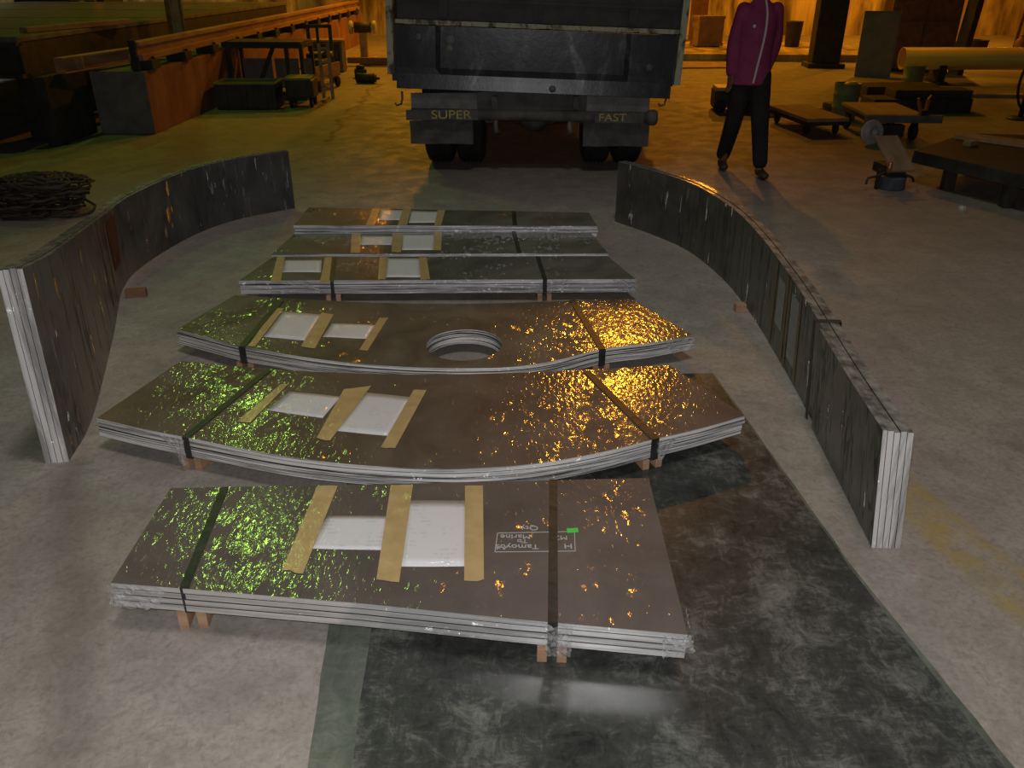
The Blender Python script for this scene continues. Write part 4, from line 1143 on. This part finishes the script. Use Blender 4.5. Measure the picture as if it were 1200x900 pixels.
# ------------------------------------------------------------------ person
PE = thing('person', 'person in magenta zipped jacket and dark trousers walking beside the truck', 'person', (2.05, 7.42, 0))
def ring_tube(bm, secs, seg=20):
    """secs: (centre, rx, ry) ellipses in the horizontal plane, stacked"""
    rings = []
    for c, rx, ry in secs:
        c = Vector(c)
        rings.append([bm.verts.new(c+Vector((rx*math.cos(2*math.pi*k/seg), ry*math.sin(2*math.pi*k/seg), 0))) for k in range(seg)])
    for a, c in zip(rings, rings[1:]):
        for k in range(seg): bm.faces.new((a[k], a[(k+1) % seg], c[(k+1) % seg], c[k]))
    bm.faces.new(list(reversed(rings[0]))); bm.faces.new(rings[-1])
def ball(bm, c, r, s=(1, 1, 1), rot=None):
    o = bmesh.ops.create_uvsphere(bm, u_segments=18, v_segments=12, radius=r)
    m = Matrix.Translation(c) @ (rot.to_4x4() if rot else Matrix.Identity(4)) @ Matrix.Diagonal((*s, 1))
    bmesh.ops.transform(bm, matrix=m, verts=o['verts'])
def limb(bm, pts, rs):
    P = smooth_line([(*p, r) for p, r in zip(pts, rs)], 5)
    tube(bm, [p.to_3d() if len(p) == 3 else Vector(p[:3]) for p in P], [p[3] for p in P], 16)
    ball(bm, pts[0], rs[0]); ball(bm, pts[-1], rs[-1])
def fuse(name, bm, m, voxel, parent, smooth=6, dec=None):
    bmesh.ops.recalc_face_normals(bm, faces=bm.faces[:])
    o = link(name, bm, m, None)
    r = o.modifiers.new('r', 'REMESH'); r.mode = 'VOXEL'; r.voxel_size = voxel; r.use_smooth_shade = True
    s = o.modifiers.new('s', 'SMOOTH'); s.iterations = smooth; s.factor = .5
    if dec: d = o.modifiers.new('d', 'DECIMATE'); d.ratio = dec
    dg = bpy.context.evaluated_depsgraph_get(); dg.update()
    me = bpy.data.meshes.new_from_object(o.evaluated_get(dg))
    bpy.data.objects.remove(o)
    me.name = name
    for p in me.polygons: p.use_smooth = True
    o = bpy.data.objects.new(name, me); COL.objects.link(o); o.parent = parent
    if not me.materials: me.materials.append(m)
    return o
AL = [(-.135, .01, 1.335), (-.185, .015, 1.07), (-.192, -.03, .84)]       # arm hanging at the side
AR = [(.135, .01, 1.335), (.180, .075, 1.08), (.150, .12, .86)]           # arm swung back behind the hip
GL = [(-.085, .0, .82), (-.105, .03, .46), (-.118, .20, .075)]            # rear leg
GR = [(.065, -.01, .82), (.085, -.11, .46), (.118, -.165, .075)]          # front leg
b = new_bm()
ring_tube(b, [((-.015, 0, .76), .135, .09), ((-.015, 0, .90), .14, .095), ((-.012, 0, 1.04), .118, .085), ((-.01, 0, 1.2), .14, .10), ((-.005, .01, 1.32), .145, .085), ((0, .012, 1.385), .07, .06), ((0, .008, 1.41), .048, .05), ((0, -.002, 1.47), .046, .048)])
limb(b, AL, [.046, .038, .027]); limb(b, AR, [.046, .038, .027])
limb(b, GL, [.078, .054, .037]); limb(b, GR, [.078, .054, .037])
# head: skull, face, jaw, nose, ears
ball(b, (0, .012, 1.565), .084, (.90, 1.1, 1.02)); ball(b, (0, -.030, 1.525), .066, (.90, .95, 1.15)); ball(b, (0, -.050, 1.470), .034, (1.0, .9, .8))
ball(b, (0, -.098, 1.533), .013, (.8, .9, 1.7)); ball(b, (0, -.104, 1.520), .013, (1.1, .8, .7))
ball(b, (0, -.088, 1.492), .016, (1.35, .6, .55))
for s in (-1, 1): ball(b, (s*.078, .012, 1.535), .020, (.45, .8, 1.5)); ball(b, (s*.032, -.074, 1.562), .022, (1.1, .5, .45))
def hand(bm, w, d, out, side):
    """w wrist, d direction of the fingers, out = direction across the palm towards the thumb"""
    w = Vector(w); d = Vector(d).normalized(); out = Vector(out); out = (out-d*out.dot(d)).normalized(); n = d.cross(out)*side
    m = Matrix((out, n, d)).transposed()
    ball(bm, w+d*.045, .048, (.80, .36, 1.05), m)
    for k, (o, L) in enumerate(((.028, .068), (.010, .076), (-.009, .070), (-.027, .055))):
        a = w+d*.078+out*o
        c = a+d*L*.5+n*.006; e = a+d*L*.93+n*.024
        tube(bm, [a-d*.02, a, c, e], [.0095, .0095, .0085, .007], 10); ball(bm, e, .007)
    a = w+d*.028+out*.030
    c = a+out*.022+d*.026+n*.012; e = a+out*.022+d*.056+n*.020
    tube(bm, [a-out*.012, a, c, e], [.012, .012, .0105, .008], 10); ball(bm, e, .008)
hand(b, AL[2], (-.02, -.10, -1), (.35, -1, 0), 1)
hand(b, AR[2], (-.10, .05, -1), (-.3, -1, 0), -1)
for s, g in ((-1, GL), (1, GR)):
    a = Vector(g[2]); ball(b, a+Vector((s*.012, -.075, -.045)), .042, (.85, 2.2, .62))
body = fuse('body', b, M['skin'], .0062, PE, 3, .30)
# hair
b = new_bm()
ball(b, (0, .028, 1.580), .088, (.93, 1.06, .98)); ball(b, (0, .075, 1.53), .055, (1.1, .7, 1.1)); ball(b, (-.055, .0, 1.575), .035, (.7, 1.3, 1.2)); ball(b, (.055, .0, 1.575), .035, (.7, 1.3, 1.2)); ball(b, (0, -.062, 1.622), .042, (1.5, .7, .6))
fuse('hair', b, M['hair'], .009, PE, 2)
b = new_bm()
for s in (-1, 1): ball(b, (s*.032, -.0855, 1.549), .0085, (1.5, .6, .8))
link('eyes', b, simple('dark_eyes', (.02, .015, .012), None, rough=.2, bumps=0), PE, True)
b = new_bm(); tube(b, [(-.020, -.0925, 1.494), (0, -.0985, 1.492), (.020, -.0925, 1.494)], [.002, .0035, .002], 8)
link('mouth', b, simple('lips', (.16, .06, .05), None, rough=.5, bumps=0), PE)
# trousers
b = new_bm()
ring_tube(b, [((-.015, 0, .74), .148, .102), ((-.015, 0, .86), .152, .108), ((-.015, 0, .96), .138, .10)])
for g, s in ((GL, -1), (GR, 1)):
    limb(b, [g[0], g[1], (g[2][0], g[2][1]+.005, g[2][2]+.055)], [.094, .076, .064])
fuse('trousers', b, M['trouser'], .011, PE, 5)
# jacket
b = new_bm()
ring_tube(b, [((-.022, -.005, .755), .182, .128), ((-.020, -.005, .84), .172, .122), ((-.016, 0, 1.0), .154, .110), ((-.012, 0, 1.2), .162, .115), ((-.006, .006, 1.31), .160, .10), ((0, .010, 1.375), .10, .078), ((0, .008, 1.405), .066, .066), ((0, .004, 1.435), .062, .064)])
limb(b, [AL[0], AL[1], (AL[2][0], AL[2][1]+.002, AL[2][2]+.015)], [.060, .056, .044]); limb(b, [AR[0], AR[1], (AR[2][0], AR[2][1], AR[2][2]+.015)], [.060, .056, .044])
jk = fuse('jacket', b, M['jacket'], .011, PE, 5)
dg = bpy.context.evaluated_depsgraph_get(); dg.update()
bv = BVHTree.FromPolygons([v.co for v in jk.data.vertices], [p.vertices[:] for p in jk.data.polygons])
def front(x, z):
    h = bv.ray_cast(Vector((x, -.6, z)), Vector((0, 1, 0)))
    return h[0].y if h[0] else -.1
b = new_bm()
zl = [(.016, 1.425), (.030, 1.36), (.036, 1.28), (.032, 1.15), (.018, 1.02), (-.002, .90), (-.022, .775)]
pts = [(p[0], front(p[0], p[1])-.002, p[1]) for p in smooth_line(zl, 4)]
prev = None
for p in pts:
    r = [b.verts.new((p[0]-.008, p[1]-.001, p[2])), b.verts.new((p[0]+.008, p[1]-.001, p[2])), b.verts.new((p[0]+.008, p[1]+.006, p[2])), b.verts.new((p[0]-.008, p[1]+.006, p[2]))]
    if prev:
        for k in range(4): b.faces.new((prev[k], prev[(k+1) % 4], r[(k+1) % 4], r[k]))
    else: b.faces.new(r)
    prev = r
b.faces.new(list(reversed(prev)))
bmesh.ops.recalc_face_normals(b, faces=b.faces[:])
z_ = link('zip', b, M['zip'], jk); z_['label'] = 'white zip curving down the jacket front'
b = new_bm(); ball(b, (-.062, front(-.062, 1.215)-.001, 1.215), .014, (1, .25, 1)); link('chest_badge', b, M['zip'], jk, True)
# shoes
for g, s in ((GL, -1), (GR, 1)):
    a = Vector(g[2]); b = new_bm()
    ball(b, (a.x+s*.004, a.y+.005, .050), .046, (.90, 1.0, .95)); ball(b, (a.x+s*.014, a.y-.105, .036), .044, (.95, 1.5, .72)); ball(b, (a.x+s*.01, a.y-.05, .040), .045, (.88, 1.7, .78))
    o = fuse('shoe', b, M['shoe'], .008, PE, 3)
    for v in o.data.vertices:
        if v.co.z < .006: v.co.z = 0

# ------------------------------------------------------------------ light
def lamp(name, kind, loc, power, col, size=.2, rot=None, **kw):
    l = bpy.data.lights.new(name, kind); l.energy = power; l.color = col
    if kind == 'AREA': l.shape = 'RECTANGLE'; l.size = size; l.size_y = kw.pop('size_y', size)
    else: l.shadow_soft_size = size
    for k, v in kw.items(): setattr(l, k, v)
    o = bpy.data.objects.new(name, l); o.location = loc
    if rot: o.rotation_euler = rot
    COL.objects.link(o); return o
SOD = (1, .36, .018)
MERC = (.50, 1, .10)
def down(name, loc, power, col, size, tilt=(0, 0)):
    """hall lamp in a deep reflector: shines downwards only"""
    return lamp(name, 'SPOT', loc, power, col, size, (R(tilt[0]), R(tilt[1]), 0), spot_size=R(164), spot_blend=.35)
# camera flash, just above the lens
lamp('camera_flash', 'SPOT', (-.02, 0, 1.72), FLASH, (1, .97, .95), .018, (R(66), 0, 0), spot_size=R(120), spot_blend=.6)
# high sodium lamps over the far right aisle, green-white discharge lamps at left
down('sodium_lamp', (2.6, 18.5, 7.6), SODK*1000, SOD, .16)
down('sodium_lamp', (4.8, 20.4, 4.3), SODK*420, SOD, .16)
down('sodium_lamp', (9.8, 21.2, 3.4), SODK*520, SOD, .16)
down('sodium_lamp', (-2.2, 19.0, 4.4), SODK*640, SOD, .16)
down('mercury_lamp', (-4.0, 10.0, 6.6), MERK*100, MERC, .14)
down('mercury_lamp', (-5.4, 14.6, 6.6), MERK*85, MERC, .14)
down('mercury_lamp', (-12.9, 20.5, 3.4), MERK*110, (.85, 1, .85), .2)
# added fill light above the bundles, lifts the floor brightness
lamp('fill_light', 'SPOT', (.4, 2.0, 8.6), FILLK, (1, .93, .84), .6, (0, 0, 0), spot_size=R(84), spot_blend=.8)
w = bpy.data.worlds.new('World'); SC.world = w; w.use_nodes = True
w.node_tree.nodes['Background'].inputs[0].default_value = (.05, .045, .03, 1)
w.node_tree.nodes['Background'].inputs[1].default_value = .2

# ------------------------------------------------------------------ camera
cam = bpy.data.cameras.new('Camera'); cam.sensor_fit = 'HORIZONTAL'; cam.sensor_width = 36
cam.lens = 36*960/1200; cam.clip_start = .02
co = bpy.data.objects.new('Camera', cam); co.location = (0, 0, 1.65); co.rotation_euler = (R(63), 0, 0)
COL.objects.link(co); SC.camera = co
SC.cycles.caustics_reflective = True
vs = SC.view_settings
SC.display_settings.display_device = 'sRGB'
vs.view_transform = 'Standard'; vs.look = 'None'; vs.exposure = 0; vs.gamma = 1; vs.use_curve_mapping = False
